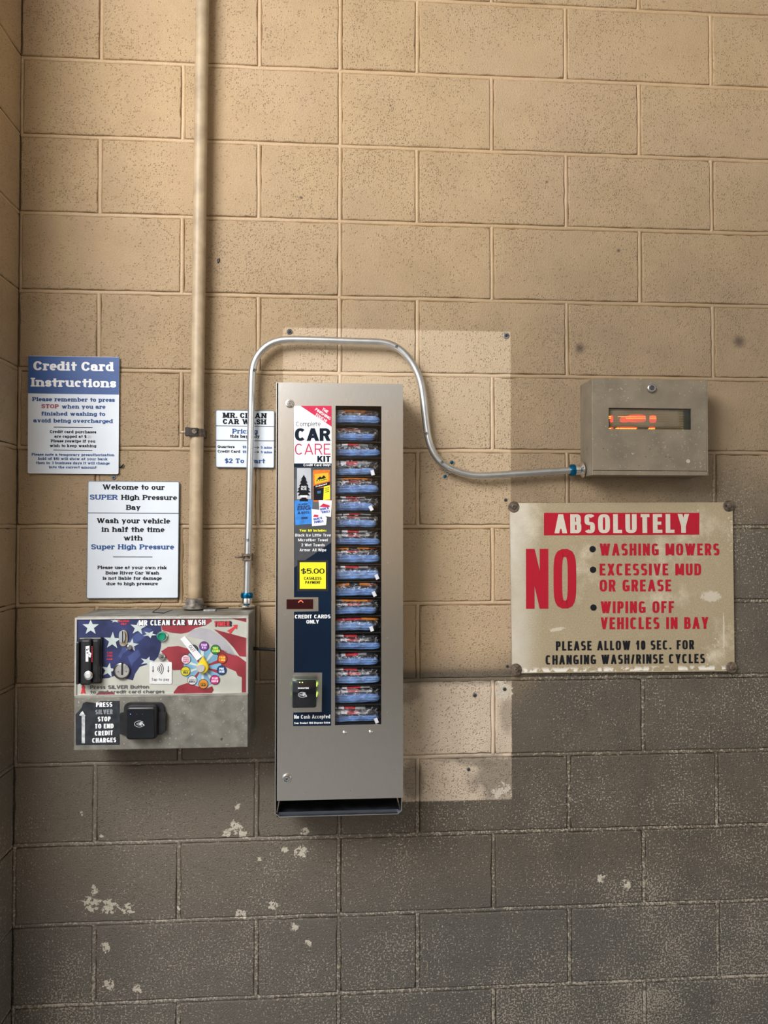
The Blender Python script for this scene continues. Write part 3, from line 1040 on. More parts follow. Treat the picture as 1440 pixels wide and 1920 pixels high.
def aged(name, col, worn, amount):
    if name in MATS:
        return MATS[name]
    m = bpy.data.materials.new(name)
    m.use_nodes = True
    nt = m.node_tree
    N = NT(nt)
    b = nt.nodes['Principled BSDF']
    tc = N.node('ShaderNodeTexCoord')
    v = tc.outputs['Object']
    sp = N.node('ShaderNodeSeparateXYZ')
    nt.links.new(v, sp.inputs[0])
    big = N.noise(v, 7, 5, .6)
    fine = N.noise(v, 120, 4, .65)
    film = N.noise(v, 420, 2, .5)
    c = N.mix(N.m('MULTIPLY', N.ss(big, .3, .7), .5), col, tuple(x * .78 for x in col))
    c = N.mix(N.m('MULTIPLY', N.ss(film, .4, .7), .35), c, tuple(x * .72 for x in col))
    pal = N.ss(N.noise(v, 3.3, 5, .65), .50, .68)
    c = N.mix(N.m('MULTIPLY', pal, .55), c, tuple(min(1, x * 1.35 + .02) for x in worn) if amount > .2 else c)
    thr = N.lin(N.m('ADD', big, N.m('MULTIPLY', sp.outputs[0], .55)), .45, .95, .72, .72 - amount)
    w = N.ss(N.m('SUBTRACT', fine, thr), 0, .07)
    c = N.mix(N.m('MULTIPLY', w, .75), c, worn)
    if amount > .2:
        gr = N.noise(v, 300, 3, .7)
        c = N.mix(N.m('MULTIPLY', N.ss(gr, .54, .68), .42), c, (.60, .52, .38))
        c = N.mix(N.m('MULTIPLY', N.ss(gr, .48, .34), .50), c, (.22, .17, .105))
        le = N.m('MULTIPLY', N.ss(sp.outputs[0], -.21, -.30), N.lin(big, .3, .6, .35, 1.0))
        c = N.mix(N.m('MULTIPLY', le, .7), c, (.66, .62, .53))
        bt = N.m('MULTIPLY', N.ss(sp.outputs[2], .020, .008), N.ss(N.noise(v, 55, 3, .6), .47, .55))
        c = N.mix(N.m('MULTIPLY', bt, N.ss(sp.outputs[2], .003, .006)), c, (.75, .71, .63))
        for (a_, c_, rx, rz, tl) in ((1044, 1180, .022, .006, .18), (1333, 1118, .030, .016, 0), (1357, 1185, .0028, .055, 0)):
            o_ = q(a_, c_, .011) - AB
            dx = N.m('SUBTRACT', sp.outputs[0], o_.x - AX0)
            dz = N.m('SUBTRACT', N.m('SUBTRACT', sp.outputs[2], o_.z), N.m('MULTIPLY', dx, tl))
            e = N.m('ADD', N.m('POWER', N.m('ABSOLUTE', N.m('DIVIDE', dx, rx)), 2.0), N.m('POWER', N.m('ABSOLUTE', N.m('DIVIDE', dz, rz)), 2.0))
            e = N.ss(N.m('ADD', e, N.m('MULTIPLY', N.m('SUBTRACT', N.noise(v, 130, 4, .7), .5), 3.0)), 1.0, .5)
            c = N.mix(N.m('MULTIPLY', e, .55), c, (.66, .61, .51))
    nt.links.new(c, b.inputs['Base Color'])
    b.inputs['Roughness'].default_value = .6
    b.inputs['Specular IOR Level'].default_value = .22
    bp = N.node('ShaderNodeBump')
    bp.inputs['Strength'].default_value = .15
    bp.inputs['Distance'].default_value = .001
    nt.links.new(fine, bp.inputs['Height'])
    nt.links.new(bp.outputs[0], b.inputs['Normal'])
    MATS[name] = m
    return m


AGEW = aged('sun_aged_white', (.38, .305, .19), (.64, .57, .44), .24)
AGER = aged('sun_aged_red', (.43, .010, .026), (.42, .20, .17), .10)
AGEK = aged('sun_aged_black', (.008, .009, .012), (.20, .18, .14), .07)
AGEL = aged('sun_aged_lettering', (.62, .56, .46), (.5, .42, .3), .10)
t = thing('prohibition_sign', 'large weathered ABSOLUTELY NO sign with red lettering and four corner washers', 'sign', base_of(ac, AD))
bm = B()
prism(bm, rquad(ac, AD, .005), .008, 0, 1)
obj('board', bm, [AGEW, mat('sign_edge_pale', (.42, .37, .29), .6)], t)
bm = B()
flat(bm, pxpoly([(1019.9, 961.5), (1311.2, 961.5), (1311.2, 1002.4), (1019.9, 1003.7)], AD + .0005))
obj('heading_panel', bm, AGER, t)
letters(t, AD + .001, AGEL, [('ABSOLUTELY', 1039.7, 999.9, 1292.4, 999.0, 34.6)], 'heading_lettering', 'cream lettering', tv=.255, th=.17, sp=.17, n=3.4)
letters(t, AD + .0006, AGER, [('NO', 986.3, 1141.5, 1080.6, 1141, 110, dict(tv=.145, th=.135, sp=.11, n=3.6)),
                              ('WASHING MOWERS', 1124.3, 1041.6, 1348.9, 1041.2, 21.6), ('EXCESSIVE MUD', 1124.3, 1079, 1314.7, 1078.6, 21.4),
                              ('OR GREASE', 1124.3, 1109, 1258.8, 1108.6, 21.4), ('WIPING OFF', 1126.2, 1149.8, 1264.2, 1149.2, 21.6), ('VEHICLES IN BAY', 1126.2, 1179.8, 1328.1, 1179, 21.4)],
        'red_lettering', **GOTH)
letters(t, AD + .0006, AGEK, [('PLEASE ALLOW 10 SEC. FOR', 1042.2, 1220, 1301.6, 1217.4, 17), ('CHANGING WASH/RINSE CYCLES', 1023, 1246.2, 1321.7, 1243.3, 17)], 'black_lettering', **GOTH)
for cx, cy in ((1111.2, 1029.6), (1111.9, 1068.2), (1112.8, 1139.1)):
    bm = B()
    flat(bm, ell(cx, cy, 6, 6, AD + .0006))
    obj('bullet_dot', bm, AGEK, t)
for cx, cy, r in ((963, 950.3, 10.2), (1365.8, 948.8, 10.4), (967.2, 1255.4, 11), (1371.3, 1251.6, 10.6)):
    c = q(cx, cy, AD)
    s = r / 697
    bm = B()
    lathe2(bm, c, (0, -1, 0), [(0, s), (.0016, s), (.0024, s * .93), (.0027, s * .3)], 26)
    w = obj('washer', bm, RUST, t, angle=.6)
    bm = B()
    lathe2(bm, c + Vector((0, -.0026, 0)), (0, -1, 0), [(0, s * .46), (.0022, s * .44), (.0036, s * .3), (.0036, s * .2), (.0018, s * .18)], 12)
    obj('screw', bm, RUST, w, angle=.6)

# ------------------------------------------------------------------ painted riser pipe and its strap
PT, PB_ = q(380, -40, .036), q(365, 1139, .036)
PAINTP = mat('painted_pipe', (.40, .30, .185), .48, var=.10, scale=30, bump=.05, bscale=250)
t = thing('riser_pipe', 'thick tan painted pipe running up the wall from the coin box', 'pipe', PB_ + Vector((0, 0, 0)))
d_ = (PT - PB_).normalized()
bm = B()
tube(bm, [PB_ + d_ * (k * .05) for k in range(0, int((3.40 - PB_.z) / .05))], .0166, 24)
obj('tube', bm, PAINTP, t)
bm = B()
lathe2(bm, PB_, d_, [(-.002, .030), (.003, .030), (.005, .025), (.014, .0215), (.022, .0205), (.024, .017)], 28)
obj('hub_fitting', bm, mat('stained_hub', (.19, .165, .135), .6, .3, var=.4, scale=60), t, angle=.6)


def strap(name, label, axis_pt, axis, r, m, stud=None, group=None, width=.014, ears=False):
    """band round a tube, bolted to the wall"""
    th_ = thing(name, label, 'pipe strap', axis_pt, group)
    a = Vector(axis).normalized()
    side = Vector((0, -1, 0)).cross(a).normalized()
    bm = B()
    n = 18
    sec = []
    for k in range(n + 1):
        an = PI * k / n
        sec.append((math.cos(an), math.sin(an)))
    wall = axis_pt.y - .0008
    pts = [(1.0, wall_ / 1) for wall_ in ()]
    prof = [(-1 - (.95 if ears else .12), -(wall) / r), (-1.08, -(wall) / r)] if ears else [(-1.06, -wall / r)]
    outer = []
    for cs, sn in reversed(sec):
        outer.append((cs * 1.08, sn * 1.08))
    path = [(-1.08, wall / r)] + outer + [(1.08, wall / r)]
    if ears:
        path = [(-2.6, wall / r + .3)] + [(-1.15, wall / r + .3)] + outer + [(1.15, wall / r + .3), (2.6, wall / r + .3)]
    vs = []
    for k, (u, v_) in enumerate(path):
        p0 = axis_pt + side * (u * r) + Vector((0, -1, 0)) * (v_ * r)
        vs.append([p0 - a * width / 2, p0 + a * width / 2])
    lo_ = [[bm.verts.new(p) for p in pr] for pr in vs]
    for k in range(len(lo_) - 1):
        bm.faces.new((lo_[k][0], lo_[k + 1][0], lo_[k + 1][1], lo_[k][1]))
    o_ = obj('band', bm, m, th_)
    sm = o_.modifiers.new('thickness', 'SOLIDIFY')
    sm.thickness = .0018
    sm.offset = 1
    return th_, side, a


PM = PB_ + d_ * ((q(372, 812, .036).z - PB_.z) / d_.z)
t, side, ax = strap('pipe_strap', 'dark rusty strap round the tan painted pipe', PM, d_, .0172, RUST, width=.019)
bm = B()
sx = -1 if side.x > 0 else 1
box(bm, PM.x - .0255, PM.x - .0145, -.058, -.045, PM.z - .010, PM.z + .012, .0012)
box(bm, PM.x - .016, PM.x + .006, -.0575, -.0545, PM.z - .010, PM.z + .011, .001)
obj('clamp_jaw', bm, mat('black_rust', (.035, .026, .02), .6, .4, var=.3), t)
bm = B()
cyl(bm, (PM.x - .040, -.051, PM.z), (PM.x - .024, -.051, PM.z), .0032, seg=10)
cyl(bm, (PM.x - .0275, -.051, PM.z), (PM.x - .0245, -.051, PM.z), .0058, seg=6)
obj('clamp_bolt', bm, mat('pale_bolt', (.40, .32, .22), .5, .5, var=.2), t)
bm = B()
lathe2(bm, (PM.x - .002, -.0573, PM.z + .001), (0, -1, 0), [(0, .0068), (.0025, .0068), (.003, .0055)], 6)
obj('clamp_nut', bm, RUST, t)

# ------------------------------------------------------------------ silver conduit bent over the vending machine
CDEP = .030
raw = [(463, 1117), (464.2, 1060), (467, 960), (469.5, 850), (471.3, 760), (472.5, 705), (474.5, 687), (480, 672), (489, 659), (501, 648), (515, 641), (530, 637.5), (545, 636.6),
       (580, 637.2), (620, 638.5), (660, 640), (695, 641), (712, 641.6), (727, 644), (741, 649.5), (755, 659), (767, 672), (777, 687), (785, 704), (790, 722), (793.5, 745), (796, 770), (799, 797),
       (801.5, 815), (805.5, 832), (812, 848), (821, 861.5), (832, 871.5), (846, 879.5), (860, 885), (876, 889.5), (892, 891.8), (910, 892), (940, 890.3), (980, 887.7), (1020, 885), (1050, 883.1), (1074, 881.7)]
pts = [q(x, y, CDEP) for x, y in raw]


def smooth_path(P, it=2):
    for _ in range(it):
        Q = [P[0]]
        for a, b_ in zip(P, P[1:]):
            Q += [a * .75 + b_ * .25, a * .25 + b_ * .75]
        P = Q + [P[-1]]
    return P


t = thing('steel_conduit', 'thin silver conduit bent in an arch over the vending machine', 'conduit', pts[0])
bm = B()
tube(bm, smooth_path(pts), .0093, 18)
obj('tube', bm, GALV, t)
# compression fittings at both ends
for p, ax_, nm in ((pts[0], (pts[1] - pts[0]).normalized(), 'a'), (pts[-1], (pts[-2] - pts[-1]).normalized(), 'b')):
    bm = B()
    lathe2(bm, p, ax_, [(-.0265, .0215), (-.024, .0215), (-.0215, .018), (-.0185, .0135), (-.006, .0132), (-.003, .012), (0, .0115)], 24)
    cbody = obj('connector', bm, CHROME, t, angle=.5)
    bm = B()
    lathe2(bm, p, ax_, [(-.0065, .0125), (-.005, .0152), (-.002, .0160), (.0035, .0160), (.0065, .0152), (.0085, .0115), (.0085, .0094)], 24)
    obj('compression_nut', bm, BLUEM, cbody, angle=.6)
# bender marks on the tube
for (x, y) in ((477, 693), (744, 649), (799.5, 812), (829, 866), (465, 1012)):
    bm = B()
    c = q(x, y, CDEP + .0095)
    for k in range(3):
        a0 = random.uniform(0, 6)
        box(bm, c.x - .004, c.x + .003, c.y - .0004, c.y + .0006, c.z - .0009 + k * .0024 - .003, c.z + .0003 + k * .0024 - .003)
    bmesh.ops.rotate(bm, verts=bm.verts, cent=c, matrix=Matrix.Rotation(random.uniform(-1, 1), 3, 'Y'))
    obj('pencil_mark', bm, INK, t)

cp = q(463.4, 1045, CDEP)
t, side, ax = strap('pipe_strap', 'small rusty strap on the silver conduit just above the coin box', cp, (pts[1] - pts[0]), .0097, RUST, width=.019)
bm = B()
box(bm, cp.x - .0115, cp.x + .011, -.0445, -.0405, cp.z - .0085, cp.z - .003, .001)
box(bm, cp.x - .0115, cp.x + .011, -.0445, -.0405, cp.z + .003, cp.z + .0085, .001)
obj('clamp_jaw', bm, RUST, t)
bm = B()
cyl(bm, (cp.x - .029, -.041, cp.z + .001), (cp.x - .010, -.041, cp.z + .001), .0026, seg=10)
obj('clamp_bolt', bm, RUST, t)

cp = q(844, 878.6, CDEP)
axv = (q(860, 885, CDEP) - q(830, 870, CDEP))
t, side, ax = strap('pipe_strap', 'bright two hole strap holding the conduit at its right bend', cp, axv, .0098, CHROME, width=.013, ears=True)
for s in (-1, 1):
    c = cp + side * (s * .0205)
    bm = B()
    lathe2(bm, Vector((c.x, -.0025, c.z)), (0, -1, 0), [(0, .0048), (.002, .0048), (.004, .0036), (.0045, .0015)], 8)
    obj('anchor_screw', bm, BLUEM, t, angle=.5)

# ------------------------------------------------------------------ coin box (wash timer)
TD = .170


def tc_(x, y):           # close-up frame -> photo frame
    return (120 + x / 3.6, 1120 + y / 3.6)


def tq(pts, dep):
    return [q(*tc_(x, y), dep) for x, y in pts]


def rect(x0, y0, x1, y1):
    return [(x0, y0), (x1, y0), (x1, y1), (x0, y1)]


bl, br = q(138, 1406, TD), q(463.5, 1402.5, TD)
tl, tr = q(140.5, 1156.5, TD), q(466.5, 1157.5, TD)
X0, X1 = (bl.x + tl.x) / 2, (br.x + tr.x) / 2
Z0, Z1 = (bl.z + br.z) / 2, (tl.z + tr.z) / 2
t = thing('coin_box', 'weathered metal wash timer box with a stars and stripes faceplate', 'coin box', ((X0 + X1) / 2, 0, Z0))
BOXM = mat('coin_box_aluminium', (.225, .212, .178), .58, .45, var=.16, scale=30, bump=.06, bscale=260, fleck=(.55, .53, .47))
ZM = q(300, 1303.5, TD).z
bm = B()
box(bm, X0, X1, -TD + .012, -.001, Z0, Z1 + .002, .003)
obj('housing', bm, BOXM, t)
bm = B()
frame(bm, (X0, X1, ZM, Z1), (X0 + .0045, X1 - .0045, ZM + .003, Z1 - .0042), -TD + .0125, -TD)
obj('face_rim', bm, STEEL_R, t)
bm = B()
box(bm, X0, X1, -TD - .0005, -TD + .0125, Z0, ZM - .0004, .0016)
lowp = obj('lower_panel', bm, BOXM, t)
FD = TD - .0035
FCREAM = mat('flag_cream', (.47, .47, .405), .3, var=.06, scale=16)
FBLUE = mat('flag_blue', (.028, .036, .115), .3, var=.25, scale=18)
FBLUE2 = mat('flag_blue_fold', (.05, .07, .19), .3, var=.2, scale=18)
FRED = mat('flag_red', (.28, .034, .045), .3, var=.16, scale=18)
FGREY = mat('flag_silver', (.40, .385, .41), .3, var=.08, scale=14)
FSTAR = mat('flag_star', (.52, .57, .55), .3, var=.08, scale=20)
SKY = mat('dial_sky', (.20, .38, .53), .3, var=.15, scale=30)
bm = B()
box(bm, X0 + .004, X1 - .004, -FD, -FD + .006, ZM + .002, Z1 - .004)
fp = obj('faceplate', bm, FCREAM, t)
# printed flag: layers of film on the faceplate
LAY = [FBLUE, FBLUE2, FRED, FGREY, FSTAR, FCREAM, SKY]
bm = B()
l1, l2, l3, l4 = FD + .0003, FD + .0006, FD + .0009, FD + .0012
flat(bm, tq([(90, 147), (648, 147), (660, 230), (655, 330), (640, 395), (600, 440), (555, 455), (510, 470), (480, 515), (465, 560), (400, 545), (340, 530), (300, 545), (245, 548), (180, 553), (90, 552)], l1), 0)
flat(bm, tq([(480, 250), (555, 205), (600, 215), (560, 260), (500, 300), (455, 340), (400, 380), (385, 410), (365, 400), (400, 330)], l2), 1)
flat(bm, tq([(430, 400), (500, 350), (520, 390), (470, 440), (455, 470)], l2), 1)
flat(bm, tq([(648, 147), (990, 147), (1000, 160), (960, 188), (885, 208), (840, 236), (790, 246), (720, 238), (663, 222)], l1), 2)
flat(bm, tq([(1128, 143), (1234, 143), (1234, 168)], l1), 2)
flat(bm, tq([(1010, 215), (1110, 242), (1234, 275), (1234, 402), (1185, 398), (1145, 340), (1095, 285)], l1), 2)
flat(bm, tq([(860, 225), (920, 205), (980, 215), (1060, 262), (1120, 330), (1160, 395), (1100, 380), (1020, 330), (940, 285), (830, 262)], l1), 3)
flat(bm, tq([(655, 365), (700, 335), (770, 328), (850, 350), (900, 395), (960, 400), (1010, 365), (1060, 352), (1120, 368), (1180, 400), (1234, 440), (1234, 655), (1170, 655), (1185, 560), (1160, 500), (1090, 470), (1010, 460), (930, 470), (850, 470), (800, 490), (735, 492), (715, 440)], l1), 2)
flat(bm, tq([(1100, 560), (1150, 520), (1200, 540), (1200, 655), (1050, 655)], l2), 5)
flat(bm, tq([(735, 500), (800, 500), (860, 480), (900, 500), (880, 560), (830, 600), (770, 590), (735, 590)], l2), 5)
flat(bm, tq([(740, 640), (770, 600), (830, 578), (900, 600), (960, 615), (1000, 600), (1010, 625), (990, 655), (740, 655)], l3), 2)
flat(bm, tq([(215, 655), (250, 632), (330, 640), (345, 655)], l2), 2)
flat(bm, tq([(935 + 128 * math.cos(k * PI / 18), 470 + 128 * math.sin(k * PI / 18)) for k in range(36)], l3), 6)
for k in range(10):
    a = k * 2 * PI / 10 + .3
    flat(bm, tq([(935 + 40 * math.cos(a - .12), 470 + 40 * math.sin(a - .12)), (935 + 40 * math.cos(a + .12), 470 + 40 * math.sin(a + .12)), (935 + 122 * math.cos(a + .1), 470 + 122 * math.sin(a + .1)), (935 + 122 * math.cos(a - .1), 470 + 122 * math.sin(a - .1))], l4), 2 if k % 3 == 0 else 4)
for cx, cy, R, rot, sq in ((180, 200, 58, 0, 1), (500, 205, 55, .1, .95), (327, 293, 60, .05, 1), (578, 250, 52, .5, .5), (455, 322, 50, .15, .9), (345, 158, 36, 0, .4), (562, 432, 52, .3, .65), (300, 492, 52, .2, 1)):
    p = []
    for k in range(10):
        r = R if k % 2 == 0 else R * .40
        a = -PI / 2 + rot + k * PI / 5
        p.append((cx + r * math.cos(a), max(150, cy + r * sq * math.sin(a))))
    flat(bm, tq(p, l3), 4)
o = obj('flag_print', bm, LAY, fp)
OUTL = mat('print_outline', (.02, .02, .03), .4)


def outlined(s, x0, y0, x1, y1, h, dep, m, parent, nm, **k):
    a, b_ = tc_(x0, y0), tc_(x1, y1)
    kk = dict(k)
    kk['tv'] = k['tv'] + .14
    kk['th'] = k['th'] + .12
    letters(parent, dep, OUTL, [(s, a[0] - .6, a[1] + .6, b_[0] + .6, b_[1] + .6, h + 1.2)], nm + '_outline', **kk)
    letters(parent, dep + .0005, m, [(s, a[0], a[1], b_[0], b_[1], h)], nm, **k)


outlined('MR CLEAN CAR WASH', 505, 190, 955, 186, 10, l4, WHITE, fp, 'name_lettering', tv=.25, th=.18, sp=.12, n=2.4)
outlined('TIMER', 1015, 195, 1118, 194, 9, l4, mat('print_bright_red', (.62, .04, .05), .4), fp, 'timer_lettering', tv=.25, th=.18, sp=.10, n=2.6)
BR_ = MATS['print_bright_red']
letters(fp, l4, BR_, [('QUARTERS', *tc_(365, 167), *tc_(441, 167), 3.6), ('ONLY', *tc_(385, 186), *tc_(422, 186), 3.6)], 'quarters_lettering', **FRANK)
letters(fp, l4, BR_, [('Coin', *tc_(290, 380), *tc_(328, 380), 4), ('Only', *tc_(290, 400), *tc_(328, 400), 4)], 'coin_lettering', **MED)
bm = B()
flat(bm, tq([(1100, 228), (1112, 232), (1120, 250), (1155, 207), (1166, 216), (1171, 184), (1139, 187), (1147, 197)], l4))
obj('timer_arrow', bm, BR_, fp)
bm = B()
flat(bm, tq([(113, 652), (122, 612), (116, 612), (130, 582), (145, 612), (138, 612), (146, 652), (130, 645)], l4))
obj('button_arrow', bm, BR_, fp)
bm = B()
flat(bm, tq([(287, 415), (318, 415), (318, 410), (330, 418), (318, 426), (318, 421), (287, 421)], l4))
obj('coin_arrow', bm, BR_, fp)
GRK = mat('faded_grey_print', (.10, .10, .105), .5)
letters(fp, l4, GRK, [('Press SILVER Button', *tc_(176, 619), *tc_(573, 615), 6.8), ('to end credit card charges', *tc_(178, 650), *tc_(678, 646), 6.2)], 'advice_lettering', **FRANK)

# card swipe reader
y_ = FD


def tz(y, dep=FD):
    return q(300, 1120 + y / 3.6, dep).z


def tx(x, dep=FD):
    return q(120 + x / 3.6, 1230, dep).x


bm = B()
box(bm, tx(105), tx(262), -FD - .010, -FD, tz(572), tz(262), .003)
rd = obj('card_swipe_reader', bm, BLACKP, t)
bm = B()
box(bm, tx(106), tx(126), -FD - .026, -FD - .009, tz(566), tz(285), .002)
obj('slot_guide', bm, BLACKP, rd)
bm = B()
box(bm, tx(138), tx(208), -FD - .030, -FD - .009, tz(570), tz(266), .005, 3)
obj('reader_body', bm, BLACKP, rd)
bm = B()
box(bm, tx(208), tx(256), -FD - .022, -FD - .009, tz(560), tz(272), .004, 3)
obj('reader_cheek', bm, BLACKP, rd)
RDP = FD + .0305
bm = B()
flat(bm, tq([(146, 330), (172, 326), (172, 366), (184, 380), (178, 408), (164, 398), (164, 434), (146, 434)], RDP))
obj('swipe_pictogram', bm, WHITE, rd)
bm = B()
for (a, b_, c_, d) in ((150, 350, 158, 360), (160, 346, 166, 352), (152, 372, 164, 378), (166, 384, 172, 390)):
    flat(bm, tq(rect(a, b_, c_, d), RDP + .0003))
obj('pictogram_detail', bm, INK, rd)
bm = B()
for yy in range(330, 430, 11):
    flat(bm, tq(rect(186, yy, 192, yy + 8), RDP))
obj('red_caption', bm, mat('caption_red', (.5, .03, .05), .4), rd)
c = q(*tc_(165, 527), RDP - .0005)
bm = B()
lathe2(bm, c, (0, -1, 0), [(0, .0102), (.002, .0102), (.0028, .0085), (.0028, .0062)], 24)
ringo = obj('button_ring', bm, CHROME, rd, angle=.5)
bm = B()
lathe2(bm, c, (0, -1, 0), [(0, .0066), (.0042, .0064), (.005, .005)], 24)
obj('silver_button', bm, mat('pale_button', (.75, .75, .74), .3, .3), rd, angle=.5)

# coin mechanism: oval slot, reject button, return cup
bm = B()
cx, cz = tx(400), tz(262)
seg = 28


def stadium(cx, cz, rx, rz, n=30):
    out = []
    for k in range(n):
        a = 2 * PI * k / n
        out.append((cx + rx * math.copysign(abs(math.cos(a)) ** .75, math.cos(a)), cz + rz * math.copysign(abs(math.sin(a)) ** .75, math.sin(a))))
    return out


def stad_plate(bm, cx, cz, rx, rz, y0, y1, mi=0):
    prism(bm, [Vector((x, y1, z)) for x, z in stadium(cx, cz, rx, rz)], y0 - y1, mi)


stad_plate(bm, cx + .001, tz(272), .0096, .0185, -FD, -FD - .004)
cs = obj('coin_slot_plate', bm, mat('worn_brass_plate', (.50, .42, .30), .4, .8, var=.2, scale=80), t)
bm = B()
stad_plate(bm, cx - .001, cz + .001, .0068, .0135, -FD - .003, -FD - .0095)
obj('slot_bezel', bm, CHROME, cs)
bm = B()
box(bm, cx - .0004, cx + .0020, -FD - .0099, -FD - .009, tz(297), tz(222))
obj('slot', bm, BLACKI, cs)
bm = B()
lathe2(bm, (tx(438), -FD, tz(330)), (.35, -1, -.1), [(0, .0062), (.009, .006), (.0105, .0045)], 18)
obj('reject_button', bm, CHROME, cs, angle=.5)
bm = B()
c = Vector((tx(397), -FD, tz(490)))
lathe2(bm, c + Vector((-.0015, 0, -.0008)), (0, -1, 0), [(0, .0190), (.006, .0188), (.007, .0172), (.0045, .0166)], 32)
cr = obj('coin_return', bm, mat('dark_chrome', (.30, .29, .27), .25, .9, var=.2), t, angle=.5)
bm = B()
lathe2(bm, c + Vector((.0008, -.004, 0)), (0, -1, 0), [(0, .0162), (.0035, .016), (.0045, .0148)], 32)
obj('return_disc', bm, mat('dull_nickel', (.50, .49, .46), .4, .7, var=.1, scale=80), cr, angle=.5)
bm = B()
box(bm, tx(394), tx(407), -FD - .0090, -FD - .0078, tz(517), tz(430), .0004, 1)
obj('slot', bm, BLACKI, cr)
for sx_ in (375, 428):
    bm = B()
    lathe2(bm, (tx(sx_), -FD - .0084, tz(494)), (0, -1, 0), [(0, .0012), (.0004, .0012)], 10)
    obj('rivet', bm, BLACKI, cr)
bm = B()
lathe2(bm, (tx(430), -FD - .0084, tz(459)), (0, -1, 0), [(0, .0026), (.0007, .0026), (.0007, .0016), (.0002, .0015)], 14)
obj('lock_stud', bm, CHROME, cr)

# green push button and key lock
c = Vector((tx(664), -FD, tz(262)))
bm = B()
lathe2(bm, c, (0, -1, 0), [(0, .0128), (.004, .0128), (.0055, .0112), (.0055, .0100)], 30)
gb = obj('push_button', bm, CHROME, t, angle=.5)
bm = B()
lathe2(bm, c + Vector((-.0006, 0, 0)), (0, -1, 0), [(.003, .0104), (.008, .0102), (.0098, .0088), (.0098, .0074), (.0080, .0066), (.0078, .001)], 30)
obj('green_cap', bm, mat('green_plastic', (.0, .22, .12), .22, coat=.3, var=.1), gb, angle=.6)['label'] = 'translucent green cap'
c = Vector((tx(662), -FD, tz(401)))
bm = B()
lathe2(bm, c, (0, -1, 0), [(0, .0088), (.005, .0085), (.0062, .0072), (.0062, .0056), (.005, .0054)], 26)
kl = obj('key_lock', bm, CHROME, t, angle=.5)
bm = B()
lathe2(bm, c + Vector((.0004, 0, 0)), (0, -1, 0), [(.004, .0054), (.0072, .0050)], 22)
obj('lock_core', bm, mat('lock_core_steel', (.35, .34, .32), .3, .9), kl, angle=.5)
bm = B()
box(bm, c.x - .0008, c.x + .0044, -FD - .0078, -FD - .0068, c.z - .0012, c.z + .0012)
obj('keyhole', bm, BLACKI, kl)

# tap to pay sticker
bm = B()
prism(bm, rquad([tc_(577, 437), tc_(728, 437), tc_(727, 585), (tc_(577, 584))], FD + .0018, .0028), .0009)
tp = obj('tap_to_pay_sticker', bm, mat('sticker_white', (.70, .70, .68), .4, var=.05, scale=40), t)
DK = mat('sticker_dark_grey', (.05, .05, .055), .5)
sd = FD + .0021
letters(tp, sd, DK, [('Tap to pay', *tc_(590, 564), *tc_(710, 563), 5.2, dict(tv=.13, th=.11, sp=.12))], 'lettering', **LIGHT)
bm = B()
for cx_ in (601, 704):
    flat(bm, tq([(cx_ - 2.5, 465), (cx_ + 2.5, 465), (cx_ + 2.5, 495), (cx_ + 8, 491), (cx_, 509), (cx_ - 8, 491), (cx_ - 2.5, 495)], sd))
    obj('down_arrow', bm, DK, tp)
    bm = B()
bm.free()
bm = B()
for r in (10, 22, 34, 46):
    p = [(622 + r * math.cos(a / 10 * .85 * 2 - .85), 483 + r * math.sin(a / 10 * .85 * 2 - .85)) for a in range(11)]
    p2 = [(622 + (r + 5) * math.cos(a / 10 * .85 * 2 - .85), 483 + (r + 5) * math.sin(a / 10 * .85 * 2 - .85)) for a in range(11)]
    for k in range(10):
        flat(bm, tq([p[k], p[k + 1], p2[k + 1], p2[k]], sd))
obj('contactless_waves', bm, DK, tp)

# ring of function stickers
FN = [(945, 330, 'purple', (.17, .04, .24), (.75, .55, .85), ['FOAM', 'WAX']), (1022, 353, 'green', (.02, .20, .05), (.6, .75, .1), ['TIRE', 'CLEANER']),
      (1068, 415, 'orange red', (.55, .06, .01), (.85, .55, .1), ['FOAM', 'COND']), (1064, 492, 'navy blue', (.01, .05, .17), (.75, .8, .85), ['PRE', 'SOAK']),
      (1018, 557, 'magenta', (.50, .02, .17), (.85, .6, .7), ['FOAM', 'BRUSH']), (940, 585, 'amber', (.62, .25, .03), (.05, .02, .01), ['HIGH', 'SOAP']),
      (866, 560, 'white', (.60, .60, .57), (.08, .08, .1), ['HIGH', 'RINSE']), (820, 499, 'yellow', (.62, .52, .03), (.05, .05, .02), ['HIGH', 'WAX']),
      (823, 419, 'pink white', (.66, .58, .60), (.55, .05, .15), ['SPOT', 'FREE', 'RINSE']), (872, 352, 'dark', (.05, .05, .06), (.2, .2, .2), [])]
for cx_, cy_, nm, col, tcol, words in FN:
    bm = B()
    prism(bm, tq([(cx_ + 33 * math.cos(k * PI / 14), cy_ + 33 * math.sin(k * PI / 14)) for k in range(28)], FD + .0020), .0006, 0)
    s_ = obj('function_sticker', bm, OUTL, t)
    s_['label'] = 'round %s function sticker' % nm
    bm = B()
    flat(bm, tq([(cx_ + 29.5 * math.cos(k * PI / 14), cy_ + 29.5 * math.sin(k * PI / 14)) for k in range(28)], FD + .0022))
    obj('sticker_face', bm, mat('function_' + nm.replace(' ', '_'), col, .35, var=.08, scale=60), s_)
    tm = mat('function_text_' + nm.replace(' ', '_'), tcol, .5)
    n_ = len(words)
    for i, w_ in enumerate(words):
        hh = 15 if n_ < 3 else 11
        if w_ == 'HIGH':
            hh, wid = 6, 22
        else:
            wid = min(23, 7 * len(w_) / 2 + 5) if n_ < 3 else 19
        yb = cy_ + (i - (n_ - 1) / 2) * (18 if n_ < 3 else 14) + 7
        letters(s_, FD + .0024, tm, [(w_, *tc_(cx_ - wid, yb), *tc_(cx_ + wid, yb), hh / 3.6)], 'lettering', **FRANK)

